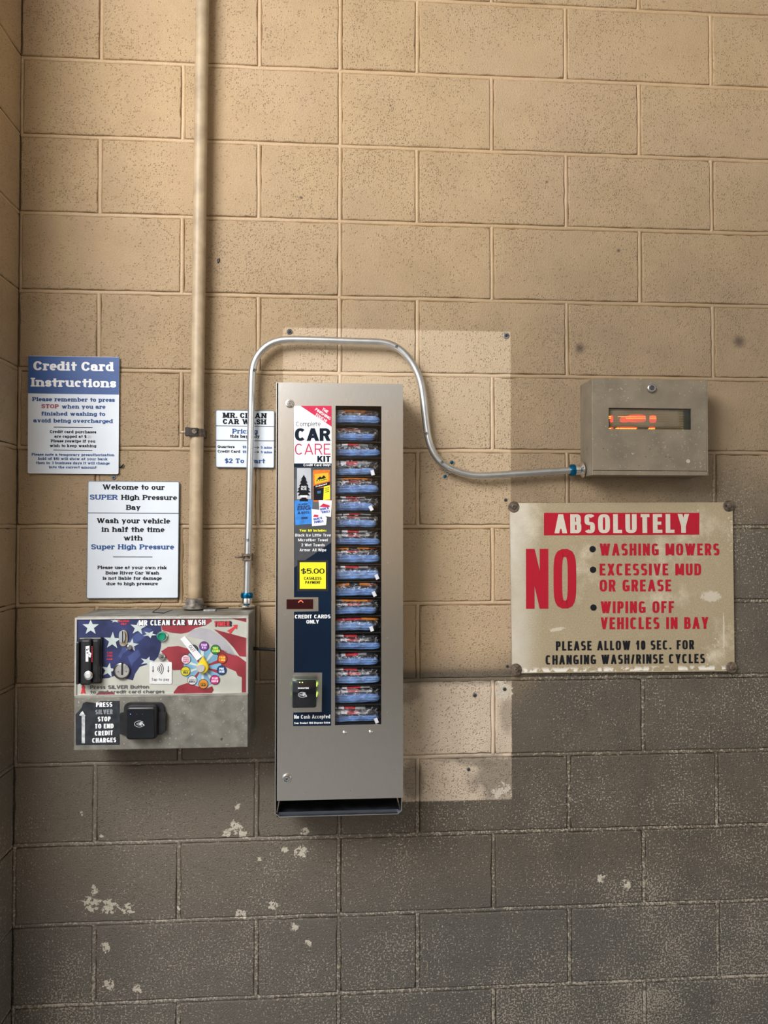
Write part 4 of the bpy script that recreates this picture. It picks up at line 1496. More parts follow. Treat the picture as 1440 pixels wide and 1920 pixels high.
# selector knob
c = Vector((tx(930), -FD - .001, tz(475)))
bm = B()
pt = []
for k in range(23):
    a = PI * (-.18 + 1.36 * k / 22) + PI
    pt.append((935 - 8 + 38 * math.cos(a) + 0, 470 - 38 * math.sin(a)))
pts_ = [(934 + 40 * math.cos(k), 475 + 40 * math.sin(k)) for k in [(-.45 + j * (PI + .9) / 20) for j in range(21)]] + [(938, 402)]
prism(bm, tq(pts_, FD + .013), .012)
bmesh.ops.bevel(bm, geom=[e for e in bm.edges if abs(e.verts[0].co.y - e.verts[1].co.y) < 1e-5 and e.verts[0].co.y < -FD - .012], offset=.0012, segments=2, affect='EDGES')
kn = obj('selector_knob', bm, mat('knob_yellow', (.75, .53, .02), .35, var=.1, scale=60), t)
kn['label'] = 'yellow pointer knob'
bm = B()
lathe2(bm, Vector((tx(931), -FD - .0125, tz(474))), (0, -1, 0), [(0, .0095), (.003, .0095), (.004, .0085)], 28)
obj('knob_cap', bm, mat('brushed_cap', (.72, .71, .69), .35, .7, var=.1), kn, angle=.5)

# paper label reading OUT
bm = B()
prism(bm, tq([(785, 282), (813, 260), (932, 398), (897, 428)], FD + .0042), .0004)
tape = obj('paper_label', bm, mat('label_paper', (.74, .74, .74), .6, var=.04, scale=60), t)
tape['label'] = 'white paper strip reading OUT'
letters(tape, FD + .0045, DK, [('OUT', *tc_(838, 334), *tc_(872, 373), 6.4, dict(tv=.12, th=.11, sp=.16))], 'lettering', **LIGHT)

# lower panel: black sticker and tap reader
LD = TD + .0009
bm = B()
flat(bm, tq([(78, 790), (95, 772), (118, 745), (128, 715), (150, 705), (200, 712), (225, 718), (245, 700), (376, 698), (376, 996), (80, 998)], LD))
st = obj('stop_sticker', bm, mat('sticker_black', (.022, .026, .032), .35, coat=.2, var=.3, scale=60), lowp)
st['label'] = 'torn black sticker with white lettering'
letters(st, LD + .0003, WHITE, [('PRESS', *tc_(216, 741), *tc_(326, 739), 9), None, ('STOP', *tc_(228, 838), *tc_(315, 836), 9), ('TO END', *tc_(208, 886), *tc_(335, 884), 9),
                                ('CREDIT', *tc_(208, 934), *tc_(330, 930), 9), ('CHARGES', *tc_(190, 982), *tc_(352, 978), 9)], 'lettering', **FRANK)
letters(st, LD + .0003, mat('silver_print', (.33, .34, .36), .35, .3), [('SILVER', *tc_(211, 790), *tc_(329, 788), 9)], 'silver_lettering', **FRANK)
bm = B()
flat(bm, tq([(119, 985), (119, 800), (103, 796), (116, 775), (126, 768), (146, 800), (141, 802), (141, 985)], LD + .0003))
obj('up_arrow', bm, mat('scuffed_white', (.60, .62, .62), .5, var=.2, scale=90), st)

RD0 = TD
bm = B()
prism(bm, rquad([tc_(405, 712), tc_(672, 712), tc_(685, 925), tc_(398, 945)], RD0 + .010, .012), .010)
r0 = obj('tap_reader', bm, BLACKP, t)
r0['label'] = 'black contactless card reader'
bm = B()
prism(bm, rquad([tc_(377, 782), tc_(420, 775), tc_(420, 928), tc_(377, 925)], RD0 + .007, .002), .007)
obj('mounting_flange', bm, BLACKP, r0)
bm = B()
prism(bm, rquad([tc_(620, 770), tc_(686, 775), tc_(684, 915), tc_(620, 925)], RD0 + .014, .004), .012)
obj('mounting_flange', bm, BLACKP, r0)
bm = B()
box(bm, q(*tc_(413, 850), RD0 + .03).x, q(*tc_(624, 850), RD0 + .03).x, -RD0 - .030, -RD0 - .006, q(*tc_(500, 966), RD0 + .03).z, q(*tc_(500, 735), RD0 + .03).z, .0095, 4)
obj('reader_bezel', bm, BLACKP, r0, angle=.7)
bm = B()
prism(bm, rquad([tc_(427, 754), tc_(606, 754), tc_(608, 948), tc_(425, 948)], RD0 + .0312, .005), .0012)
fg = obj('reader_window', bm, BLACKG, r0)
bm = B()
e_ = [(508 + 34 * math.cos(k * PI / 16), 855 + 22 * math.sin(k * PI / 16)) for k in range(33)]
e2 = [(508 + 31 * math.cos(k * PI / 16), 855 + 19.5 * math.sin(k * PI / 16)) for k in range(33)]
IC = mat('icon_pale', (.55, .55, .56), .4)
for k in range(29):
    flat(bm, tq([e_[k], e_[k + 1], e2[k + 1], e2[k]], RD0 + .0315))
flat(bm, tq([(508, 846), (524, 840), (545, 866), (540, 868), (524, 852), (524, 866), (508, 864)], RD0 + .0315))
for r in (0, 6, 12):
    flat(bm, tq([(490 + r, 850 - r * .5), (492.5 + r, 850 - r * .5), (492.5 + r, 860 + r * .5), (490 + r, 860 + r * .5)], RD0 + .0315))
obj('tap_icon', bm, IC, fg)
for lx, lm in ((449, mat('led_blue', (.05, .1, .5), .4, emit=(.2, .35, 1.0), es=1.5)), (490, MATS['sticker_dark_grey']), (530, MATS['sticker_dark_grey'])):
    bm = B()
    flat(bm, tq(rect(lx - 3, 786, lx + 3, 791), RD0 + .0315))
    obj('status_light', bm, lm, fg)

# bits lying on the box top: twig, wire tie, label scrap
zt_ = Z1 + .0023
tw = [q(284, 1147, 0), q(303, 1149, 0), q(317, 1143, 0)]
bm = B()
ty = -.095
ptsx = [(q(286, 1147, -ty).x, ty, zt_ + .001), (q(300, 1146, -ty).x, ty - .012, zt_ + .0015), (q(310, 1148, -ty).x, ty - .02, zt_ + .001), (q(320, 1143, -ty).x, ty + .02, zt_ + .0035)]
tube(bm, ptsx, [.0011, .0013, .0012, .0006], 6)
tube(bm, [ptsx[0], (ptsx[0][0] + .012, ty + .02, zt_ + .010), (ptsx[0][0] + .015, ty + .03, zt_ + .020)], [.0010, .0009, .0005], 6)
solo('twig', bm, mat('dark_twig', (.02, .017, .014), .7), 'thin black forked twig lying on top of the coin box', 'twig')
bm = B()
yb = -.045
tube(bm, [(q(388, 1140, -yb).x, yb, zt_ + .003), (q(402, 1138, -yb).x, yb - .004, zt_ + .0035), (q(428, 1137, -yb).x, yb + .006, zt_ + .004)], [.0022, .0028, .0012], 8)
solo('rubber_scrap', bm, mat('black_rubber', (.02, .02, .02), .7), 'narrow black scrap lying beside the pipe on the coin box', 'scrap')
bm = B()
box(bm, q(382, 1142, .075).x, q(405, 1142, .075).x, -.082, -.068, zt_ - .0005, zt_ + .0045, .0012)
solo('loose_clip', bm, mat('dull_clip', (.33, .32, .31), .5, .6, var=.25, scale=200), 'small grey metal clip lying on the coin box top', 'clip')

# black cable running behind to the vending machine
bm = B()
cz_ = q(495, 1217, .05).z
tube(bm, [(X1 - .002, -.05, cz_ + .002), (X1 + .015, -.05, cz_ + .0005), (q(505, 1217, .05).x, -.05, cz_ - .001), (-.1465, -.05, cz_ - .003)], .0042, 12)
solo('black_cable', bm, BLACKP, 'short black cable joining the coin box and the vending machine', 'cable')

# ------------------------------------------------------------------ LED display box on the right
DD = .092


def dc_(x, y):
    return (1060 + x / 4.9655, 690 + y / 4.9655)


def dq(pts, dep):
    return [q(*dc_(x, y), dep) for x, y in pts]


a_, b_ = q(*dc_(249, 100), DD), q(*dc_(1330, 1003), DD)
DX0, DX1, DZ0, DZ1 = a_.x, q(*dc_(1328, 500), DD).x, b_.z, a_.z
DISPM = mat('dull_display_box_metal', (.205, .168, .118), .58, .2, var=.10, scale=16, bump=.05, bscale=350, fleck=(.48, .42, .34))
t = thing('led_display_box', 'grey metal message box with a glowing red LED window', 'display box', ((DX0 + DX1) / 2, 0, DZ0))
bm = B()
DT = .0025
# open box: back, four sides
box(bm, DX0, DX1, -.004, -.0005, DZ0, DZ1)
box(bm, DX0, DX0 + DT, -DD, -.004, DZ0, DZ1, .0008, 1)
box(bm, DX1 - DT, DX1, -DD, -.004, DZ0, DZ1, .0008, 1)
box(bm, DX0 + DT, DX1 - DT, -DD, -.004, DZ1 - DT, DZ1)
box(bm, DX0 + DT, DX1 - DT, -DD - .001, -.004, DZ0, q(*dc_(700, 958), DD).z, .0015)
obj('housing', bm, DISPM, t)
o_ = (q(*dc_(255, 500), DD).x + .0004, q(*dc_(1315, 500), DD).x, q(*dc_(700, 954), DD).z, q(*dc_(700, 104), DD).z - .0006)
i_ = (q(*dc_(403, 470), DD).x, q(*dc_(1172, 470), DD).x, q(*dc_(780, 571), DD).z, q(*dc_(780, 375), DD).z)
bm = B()
frame(bm, o_, i_, -DD + .003, -DD - .0005)
dr = obj('door', bm, DISPM, t)
c = q(*dc_(797, 190), DD)
bm = B()
lathe2(bm, c, (0, -1, 0), [(0, .0118), (.002, .0118), (.006, .0108), (.0072, .0092), (.0072, .0064), (.005, .006)], 26)
lk = obj('cam_lock', bm, mat('lock_zinc', (.42, .41, .40), .35, .9, var=.1), dr, angle=.5)
bm = B()
lathe2(bm, c, (0, -1, 0), [(.004, .0058), (.0062, .0056), (.0066, .0036)], 18)
lathe2(bm, c, (0, -1, 0), [(.0066, .0024), (.0072, .0022)], 10)
obj('lock_core', bm, mat('lock_dark', (.12, .115, .11), .4, .8), lk, angle=.5)
c = q(*dc_(1143, 868), DD + .0005)
bm = B()
lathe2(bm, c, (0, -1, 0), [(0, .0052), (.0009, .005), (.0009, .0026), (.0003, .0024)], 18)
obj('filled_hole', bm, mat('filler_grey', (.40, .36, .31), .6, .2), dr, angle=.5)
ED = DD - .012
bm = B()
box(bm, i_[0] - .012, i_[1] + .012, -ED, -ED + .004, i_[2] - .012, i_[3] + .012)
brd = obj('led_board', bm, mat('board_dark_green', (.012, .022, .014), .5, var=.3), t)
# dot matrix: unlit amber dots in front of it, lit ones glow red through the hazed pane
offm, dim = mat('led_unlit', (.55, .38, .05), .5, var=.2), None
bm = B()
lit = []
NX, NZ = 58, 12
xa, xb = i_[0] + .001, q(*dc_(1100, 470), ED).x
za, zb = i_[2] + .001, i_[3] - .001
for ix in range(NX):
    for iz in range(NZ):
        x = xa + (xb - xa) * (ix + .5) / NX
        z = za + (zb - za) * (iz + .5) / NZ
        u = (ix + .5) / NX
        v_ = (iz + .5) / NZ
        L = 0
        if .52 < v_ < .70 and (u < .045 or .14 < u < .50 and v_ > .52 + (.06 if u < .24 else 0) or .545 < u < .63):
            L = 2
        if v_ < .08 and (u < .045 or .10 < u < .385 or .54 < u < .615):
            L = 2
        if L == 0:
            r = .0010
            flat(bm, [Vector((x + r * math.cos(k * PI / 3), -ED - .0006, z + r * math.sin(k * PI / 3))) for k in range(6)])
        else:
            lit.append((x, z, u))
o = obj('unlit_dots', bm, offm, brd)
o['kind'] = 'stuff'
bm = B()
for x, z, u in lit:
    r = .00125
    flat(bm, [Vector((x + r * math.cos(k * PI / 4), -ED - .0012, z + r * math.sin(k * PI / 4))) for k in range(8)])
o = obj('lit_dots', bm, mat('led_lit', (.5, .05, .01), .5, emit=(1.0, .20, .02), es=9), brd)
o['kind'] = 'stuff'
bm = B()
# halo of the lit dots, put in as glowing red patches
for (x0, y0, x1, y1) in ((414, 440, 447, 508), (575, 432, 752, 508), (505, 458, 600, 508), (780, 438, 848, 512), (414, 552, 447, 570), (475, 548, 672, 570), (778, 548, 836, 570)):
    cxx, cyy = (x0 + x1) / 2, (y0 + y1) / 2
    p = [(cxx + (x1 - x0) / 2 * math.copysign(abs(math.cos(a)) ** .6, math.cos(a)), cyy + (y1 - y0) / 2 * math.copysign(abs(math.sin(a)) ** .6, math.sin(a))) for a in [2 * PI * k / 24 for k in range(24)]]
    flat(bm, dq(p, ED + .0009))
    obj('halo_patch', bm, mat('led_glow', (.4, .02, .01), .5, emit=(1.0, .03, .012), es=1.9), brd)
    bm = B()
bm.free()
m = bpy.data.materials.new('hazed_pane')
m.use_nodes = True
nt = m.node_tree
N = NT(nt)
for n_ in list(nt.nodes):
    if n_.type == 'BSDF_PRINCIPLED':
        nt.nodes.remove(n_)
tr_ = N.node('ShaderNodeBsdfTransparent')
tr_.inputs[0].default_value = (.92, .92, .92, 1)
df = N.node('ShaderNodeBsdfDiffuse')
df.inputs[0].default_value = (.27, .215, .14, 1)
gl = N.node('ShaderNodeBsdfGlossy')
gl.inputs[0].default_value = (.9, .9, .9, 1)
gl.inputs['Roughness'].default_value = .12
tcn = N.node('ShaderNodeTexCoord')
spn = N.node('ShaderNodeSeparateXYZ')
nt.links.new(tcn.outputs['Object'], spn.inputs[0])
hz = N.noise(tcn.outputs['Object'], 16, 3, .5)
lx0, lx1 = i_[0] - (DX0 + DX1) / 2, i_[1] - (DX0 + DX1) / 2
mid = N.m('MULTIPLY', N.ss(spn.outputs[2], i_[2] - DZ0 + .001, i_[2] - DZ0 + .014), N.ss(spn.outputs[2], i_[3] - DZ0 - .001, i_[3] - DZ0 - .010))
side_ = N.m('MULTIPLY', N.ss(spn.outputs[0], lx1 - .012, lx1 - .040), N.ss(spn.outputs[0], lx0 - .002, lx0 + .02))
fac = N.m('MULTIPLY', N.m('MULTIPLY', mid, side_), N.lin(hz, .35, .65, .30, .55), True)
m1 = N.node('ShaderNodeMixShader')
nt.links.new(fac, m1.inputs[0])
nt.links.new(tr_.outputs[0], m1.inputs[1])
nt.links.new(df.outputs[0], m1.inputs[2])
m2 = N.node('ShaderNodeMixShader')
m2.inputs[0].default_value = .05
nt.links.new(m1.outputs[0], m2.inputs[1])
nt.links.new(gl.outputs[0], m2.inputs[2])
nt.links.new(m2.outputs[0], nt.nodes['Material Output'].inputs[0])
MATS['hazed_pane'] = m
bm = B()
box(bm, i_[0] - .006, i_[1] + .006, -DD + .0034, -DD + .0060, i_[2] - .006, i_[3] + .006)
obj('window_pane', bm, m, dr)

# ------------------------------------------------------------------ car care vending machine
VD = .150
VX0, VX1 = -.1462, .1545
VZ0, VZ1 = .7525, 1.7490
t = thing('vending_machine', 'tall narrow brushed steel vending machine with a Car Care Kit panel', 'vending machine', ((VX0 + VX1) / 2, 0, .712))
SIDE = mat('cabinet_aluminium', (.55, .54, .52), .4, .9, var=.06, scale=30)
BX0, BX1, BZ0, BZ1 = VX0 - .0048, VX1 - .002, .7125, VZ1 + .0008
HX0, HX1 = (q(630, 761, VD).x + q(627.2, 1359, VD).x) / 2, (q(715.7, 761, VD).x + q(714.4, 1359, VD).x) / 2
HZ0, HZ1 = q(670, 1358.9, VD).z, q(670, 761.3, VD).z
bm = B()
w_ = .0016
box(bm, BX0, BX1, -.0030, -.0006, BZ0, BZ1)
box(bm, BX0, BX0 + w_, -VD + .001, -.003, BZ0 + .008, BZ1)
box(bm, BX1 - w_, BX1, -VD + .006, -.003, BZ0 + .008, BZ1)
box(bm, BX0, BX1, -VD + .006, -.003, BZ1 - w_, BZ1)
obj('cabinet', bm, SIDE, t)
# dispensing tray below the door: black inside, turned-up lip with clipped corners
bm = B()
box(bm, BX0 + w_, BX1 - w_, -.020, -.003, BZ0, VZ0 + .05)
box(bm, BX0 + w_, BX1 - w_, -VD + .008, -.018, VZ0 + .03, VZ0 + .034)
box(bm, BX0 + .004, BX1 - .004, -VD + .004, -.018, BZ0, BZ0 + .0015)
box(bm, BX0 + w_, BX0 + w_ + .0012, -VD + .004, -.02, BZ0 + .008, VZ0 + .03)
box(bm, BX1 - w_ - .0012, BX1 - w_, -VD + .004, -.02, BZ0 + .008, VZ0 + .03)
tray = obj('dispensing_tray', bm, mat('tray_black', (.008, .009, .011), .25, scale=22, col2=(.045, .048, .055), stretch=(1, 1, 2)), t)
bm = B()
yl = -VD + .003


def lip(pts_, th_=.0013):
    prev = None
    for a, b2 in zip(pts_, pts_[1:]):
        a, b2 = Vector(a), Vector(b2)
        d2 = (b2 - a).normalized()
        nrm = Vector((-d2.z, 0, d2.x)) * th_
        prism(bm, [a, b2, b2 + nrm, a + nrm], .012)


lip([(BX0 + .0005, yl, VZ0 + .012), (BX0 + .0005, yl, BZ0 + .0085), (BX0 + .010, yl, BZ0), (BX1 - .010, yl, BZ0), (BX1 - .0005, yl, BZ0 + .0085), (BX1 - .0005, yl, VZ0 - .0004)])
obj('tray_lip', bm, SIDE, tray)
bm = B()
box(bm, BX0 + .008, BX1 - .008, -VD + .014, -VD + .0155, BZ0 + .001, BZ0 + .0075)
obj('tray_ridge', bm, mat('tray_edge', (.08, .09, .11), .3, .4), tray)
SM = mat('white_smear', (.30, .31, .33), .6, var=.3, scale=150)
# chute behind the window
bm = B()
box(bm, HX0 - .008, HX0 - .005, -VD + .004, -.02, VZ0 + .036, HZ1 + .03)
box(bm, HX1 + .005, HX1 + .008, -VD + .004, -.02, VZ0 + .036, HZ1 + .03)
box(bm, HX0 - .008, HX1 + .008, -.022, -.018, VZ0 + .036, HZ1 + .03)
box(bm, HX0 - .008, HX1 + .008, -VD + .006, -.02, HZ1 + .030, HZ1 + .032)
box(bm, HX0 - .008, HX1 + .008, -VD + .006, -.02, VZ0 + .036, VZ0 + .038)
chute = obj('kit_chute', bm, BLACKI, t)
bm = B()
frame(bm, (VX0, VX1, VZ0, VZ1), (HX0, HX1, HZ0, HZ1), -VD + .002, -VD)
door = obj('door', bm, STEEL, t)
# shade in the gap behind the door, put in as a black frame
bm = B()
frame(bm, (VX0 + .0015, VX1 - .004, VZ0 + .004, VZ1 - .002), (HX0 - .0085, HX1 + .0085, HZ0 - .01, HZ1 + .01), -VD + .005, -VD + .0021)
obj('door_gap_shade', bm, BLACKI, door)


def clear_mat(name, gloss, rough, bump=0.0, bscale=60.0, glint=0.0, tint=(.97, .97, .98)):
    m = bpy.data.materials.new(name)
    m.use_nodes = True
    nt = m.node_tree
    N = NT(nt)
    nt.nodes.remove(nt.nodes['Principled BSDF'])
    a = N.node('ShaderNodeBsdfTransparent')
    a.inputs[0].default_value = (*tint, 1)
    g = N.node('ShaderNodeBsdfGlossy')
    g.inputs[0].default_value = (1, 1, 1, 1)
    g.inputs['Roughness'].default_value = rough
    lw = N.node('ShaderNodeLayerWeight')
    lw.inputs[0].default_value = .25
    tcn = N.node('ShaderNodeTexCoord')
    nz = N.noise(tcn.outputs['Object'], bscale, 4, .6, (1, 1, 1))
    if bump > 0:
        bp = N.node('ShaderNodeBump')
        bp.inputs['Strength'].default_value = bump
        bp.inputs['Distance'].default_value = .006
        nt.links.new(nz, bp.inputs['Height'])
        nt.links.new(bp.outputs[0], g.inputs['Normal'])
        nt.links.new(bp.outputs[0], lw.inputs['Normal'])
    f = N.m('ADD', N.m('MULTIPLY', lw.outputs[1], gloss * 2), gloss)
    mx = N.node('ShaderNodeMixShader')
    nt.links.new(N.m('MINIMUM', f, .6), mx.inputs[0])
    nt.links.new(a.outputs[0], mx.inputs[1])
    nt.links.new(g.outputs[0], mx.inputs[2])
    out = mx.outputs[0]
    if glint > 0:  # white diffuse streaks painted in as highlights on the plastic
        s1 = N.noise(tcn.outputs['Object'], 42, 3, .6, (.8, .5, 1.5))
        df = N.node('ShaderNodeBsdfDiffuse')
        df.inputs[0].default_value = (.75, .78, .82, 1)
        m2 = N.node('ShaderNodeMixShader')
        ridge = N.m('ABSOLUTE', N.m('SUBTRACT', s1, .5))
        nt.links.new(N.m('MULTIPLY', N.ss(ridge, .022, .006), glint), m2.inputs[0])
        nt.links.new(out, m2.inputs[1])
        nt.links.new(df.outputs[0], m2.inputs[2])
        out = m2.outputs[0]
    nt.links.new(out, nt.nodes['Material Output'].inputs[0])
    MATS[name] = m
    return m


PANE = clear_mat('clear_pane', .018, .03)
BAG = clear_mat('clear_bag', .075, .16, .9, 70, .30)
bm = B()
box(bm, HX0 - .006, HX1 + .006, -VD + .0024, -VD + .0044, HZ0 - .006, HZ1 + .006)
obj('window_pane', bm, PANE, door)


def cam_lock(c, s, parent, nm='cam_lock'):
    bm = B()
    lathe2(bm, c, (0, -1, 0), [(0, s), (.0022, s), (.0052, s * .86), (.0056, s * .74), (.0056, s * .62), (.0036, s * .58)], 28)
    l_ = obj(nm, bm, CHROME, parent, angle=.45)
    bm = B()
    lathe2(bm, c, (0, -1, 0), [(.002, s * .58), (.0044, s * .55), (.0046, s * .46), (.0030, s * .42), (.0030, s * .3), (.0050, s * .28)], 24)
    obj('lock_core', bm, mat('lock_core_dull', (.20, .19, .18), .35, .9), l_, angle=.45)
    return l_


cam_lock(q(543.5, 757, VD), .0102, door)
cam_lock(q(537.6, 1459.6, VD), .0112, door)
for x, y in ((646, 1374), (695, 1373)):
    bm = B()
    c = q(x, y, VD)
    lathe2(bm, c, (0, -1, 0), [(0, .0053), (.0012, .0050), (.0024, .0038), (.0031, .0020), (.0033, .0004)], 20)
    obj('dome_rivet', bm, CHROME, door, smooth=True)
DIM = mat('dimple_steel', (.40, .39, .37), .5, 1.0)
for x, y in ((651, 749.5), (694.5, 749.7), (728, 782), (728, 924), (727.5, 1056), (726.5, 1196.5), (726.5, 1336.5), (535, 1153), (574, 1445.5), (573, 1485.5), (657, 1443), (657, 1482), (738.5, 1442), (738, 1480)):
    bm = B()
    lathe2(bm, q(x, y, VD), (0, -1, 0), [(0, .0015), (.0002, .0014), (.00025, .0009)], 10)
    obj('weld_stud', bm, DIM, door)

# printed film on the door
G0 = VD + .0005
bm = B()
flat(bm, pxpoly([(550.9, 761), (621.6, 761), (621.4, 1060), (620.9, 1360.6), (549.6, 1361.6), (549.9, 1336.2), (603.2, 1335), (604, 1261), (551, 1261), (551.2, 1147), (597, 1146.2), (596.8, 1119.7), (551.3, 1119.7)], G0))
gp = obj('graphic_panel', bm, NAVY, door)
g1, g2, g3, g4 = G0 + .0004, G0 + .0008, G0 + .0012, G0 + .0016
bm = B()
flat(bm, pxpoly([(550.9, 761), (621.6, 761), (621.6, 868.8), (551.6, 868.8)], g1))
obj('white_field', bm, WHITE, gp)
bm = B()
flat(bm, pxpoly([(551.6, 875.9), (621.6, 875.9), (621.6, 1016.9), (551.4, 1064.4)], g1))
obj('grey_field', bm, GREYF, gp)
bm = B()
flat(bm, pxpoly([(580, 876), (600, 905), (621, 915), (621, 960), (590, 985), (552, 960), (552, 900)], g1 + .0002))
obj('pale_facet', bm, mat('grey_facet', (.11, .115, .12), .35, spec=.25), gp)
bm = B()
flat(bm, pxpoly([(563.4, 761), (621.6, 761), (621.6, 799.8)], g2))
obj('red_corner', bm, PRED, gp)
K = dict(tv=.23, th=.17, sp=.09, n=2.6)
letters(gp, g3, WHITE, [('THE', 603.2, 768.6, 613.6, 775.4, 5.4), ('FINISHING', 590.2, 769.2, 618.2, 787.6, 5.4), ('TOUCH!', 590.2, 778.6, 611.0, 792.2, 5.4)], 'corner_lettering', **K)
letters(gp, g2, mat('print_slate', (.06, .075, .09), .45), [('Complete', 555, 798.9, 601, 798.7, 8.4)], 'complete_lettering', **LIGHT)
letters(gp, g2, NAVYINK, [('CAR', 552.8, 826.6, 619.7, 826.6, 23.8, dict(tv=.30, th=.21, sp=.05, n=2.3))], 'car_lettering', **FRANK)
letters(gp, g2, mat('print_crimson', (.50, .012, .085), .4), [('CARE', 553, 852.4, 620, 852.3, 20.6, dict(tv=.105, th=.095, sp=.13, n=2.3))], 'care_lettering', **LIGHT)
letters(gp, g2, NAVYINK, [('KIT', 595, 866, 619.8, 866, 11.4, dict(tv=.31, th=.22, sp=.08))], 'kit_lettering', **FRANK)
letters(gp, g2, WHITE, [('Credit Card Only!', 569, 874.2, 619.3, 874, 4.4)], 'credit_lettering', **FRANK)
letters(gp, g3, YELL, [('Your kit includes:', 561.6, 996.8, 612.2, 996.8, 4.6)], 'contents_heading', **FRANK)
letters(gp, g3, WHITE, [('Black Ice Little Tree', 553.5, 1006, 620.3, 1006, 5.3), ('Microfiber Towel', 559, 1015, 614.4, 1015, 5.3), ('2 Wet Towels', 565, 1024.4, 608.8, 1024.4, 5.3), ('Armor All Wipe', 561.6, 1033.8, 611.8, 1033.8, 5.3)], 'contents_lettering', **MED)
letters(gp, g2, WHITE, [('CREDIT CARDS', 552.8, 1159.7, 619.7, 1159.3, 7), ('ONLY', 574.3, 1169.2, 598, 1169, 6.9)], 'cards_only_lettering', **FRANK)
letters(gp, g2, WHITE, [('No Cash Accepted', 551.6, 1347.8, 619, 1347, 7.2, dict(tv=.21, th=.16)), None, ('Your Product Will Dispense Below', 551.6, 1358, 619, 1356.6, 3.8)], 'no_cash_lettering', **FRANK)
# price label
bm = B()
flat(bm, pxpoly([(557.4, 1050.3), (615.6, 1050.3), (615.6, 1108.8), (557.4, 1108.8)], g2))
pl = obj('price_label', bm, BLACKP, gp)
bm = B()
flat(bm, pxpoly([(561.9, 1054.4), (610.9, 1054.4), (610.9, 1104.1), (561.9, 1104.1)], g2 + .0003))
obj('yellow_field', bm, YELL, gp)
letters(gp, g2 + .0006, INK, [('$5.00', 564.4, 1075.7, 608.4, 1075.6, 9.8, dict(tv=.22, th=.16, sp=.08))], 'price_lettering', **FRANK)
letters(gp, g2 + .0006, INK, [('CASHLESS', 570, 1087, 602.8, 1087, 5.2), ('PAYMENT', 572.3, 1094.6, 601, 1094.4, 5.2)], 'payment_lettering', **K)
# pictured products
bm = B()
flat(bm, pxpoly([(556.9, 877.8), (583.1, 877.8), (583.1, 935.9), (556.9, 935.9)], g2))
pf = obj('freshener_picture', bm, mat('picture_silver', (.45, .47, .50), .35, var=.06), gp)
bm = B()
tr_ = [(0, -46), (4, -40), (9, -33), (6, -33), (12, -24), (8, -24), (15, -15), (11, -14), (20, -6), (14, -5), (22, 2), (13, 4), (19, 11), (10, 11), (7, 14), (7, 19), (13, 21), (13, 27)]
tree = [(x * .60, y * .68) for x, y in tr_]
full = tree + [(-x, y) for x, y in reversed(tree)]
flat(bm, pxpoly([(569.6 + x, 921.5 + y) for x, y in full], g3))
obj('tree_print', bm, INK, gp)
letters(gp, g4, WHITE, [('BLACK', 565, 913.5, 574.5, 913.5, 2.6), ('ICE', 564.5, 918.6, 575, 918.6, 4.2)], 'tree_lettering', **FRANK)
bm = B()
flat(bm, pxpoly([(563, 928.6), (576.5, 928.6), (576.5, 932.6), (563, 932.6)], g4))
obj('tree_base_print', bm, WHITE, gp)
bm = B()
flat(bm, pxpoly([(586.9, 880.9), (618.9, 880.9), (619.1, 940.6), (587.6, 940.6)], g2))
obj('wipe_picture', bm, mat('picture_orange', (.72, .17, .015), .35, var=.15, scale=80), gp)
bm = B()
flat(bm, pxpoly([(590, 889), (616, 886), (616, 902), (590, 908)], g2 + .0002))
obj('wipe_glow', bm, mat('picture_amber', (.80, .42, .02), .4), gp)
bm = B()
flat(bm, pxpoly([(592.5, 902.5), (596, 897), (600, 893), (603, 895.5), (607, 891), (612, 896), (613.5, 899), (604, 901)], g3))
obj('wipe_emblem', bm, INK, gp)
letters(gp, g4, YELL, [('ArmorAll', 595.5, 902.2, 612.5, 898.6, 3.0)], 'wipe_brand_lettering', **K)
bm = B()
flat(bm, pxpoly([(588, 911), (618.5, 903), (618.5, 909), (588, 917.5)], g3))
obj('wipe_band', bm, INK, gp)
letters(gp, g4, WHITE, [('Protectant', 592.5, 914, 613.5, 908.4, 3.0)], 'wipe_name_lettering', **K)
bm = B()
flat(bm, pxpoly([(588, 917), (607, 914), (606, 938), (588, 938)], g3))
obj('dashboard_print', bm, INK, gp)
bm = B()
flat(bm, pxpoly([(594.5, 921), (602, 920), (601, 925), (595, 925.5)], g4))
obj('screen_print', bm, mat('picture_sea_blue', (.03, .12, .24), .4), gp)
bm = B()
flat(bm, pxpoly([(607.5, 912), (618.6, 910), (618.6, 936), (606, 938)], g3))
obj('yellow_flag_print', bm, YELL, gp)
bm = B()
for yy in (915, 918.5, 922):
    flat(bm, pxpoly([(609, yy), (617, yy - 1), (617, yy), (609, yy + 1)], g4))
obj('small_print', bm, INK, gp)
bm = B()
flat(bm, pxpoly([(551.8, 938.5), (586.2, 937.2), (584.6, 982), (553.6, 984.6)], g2))
obj('towel_picture', bm, mat('picture_towel_blue', (.03, .23, .68), .45, var=.15, scale=60), gp)
DB = mat('picture_dark_blue', (.008, .03, .12), .45)
letters(gp, g3, DB, [('BIG', 557, 956.8, 582, 955.6, 8.2, dict(tv=.30, th=.2, slant=.2)), ('BOSS', 565, 963.6, 580, 963, 4.6), ('SUPER', 559.5, 947, 577, 946, 2.6)], 'towel_lettering', **FRANK)
bm = B()
flat(bm, pxpoly([(557.5, 964), (560.5, 957.5), (564, 964)], g3))
flat(bm, pxpoly([(565, 969.6), (576.5, 969), (576.5, 972.6), (565, 973.2)], g3 + .0001))
obj('towel_print', bm, DB, gp)
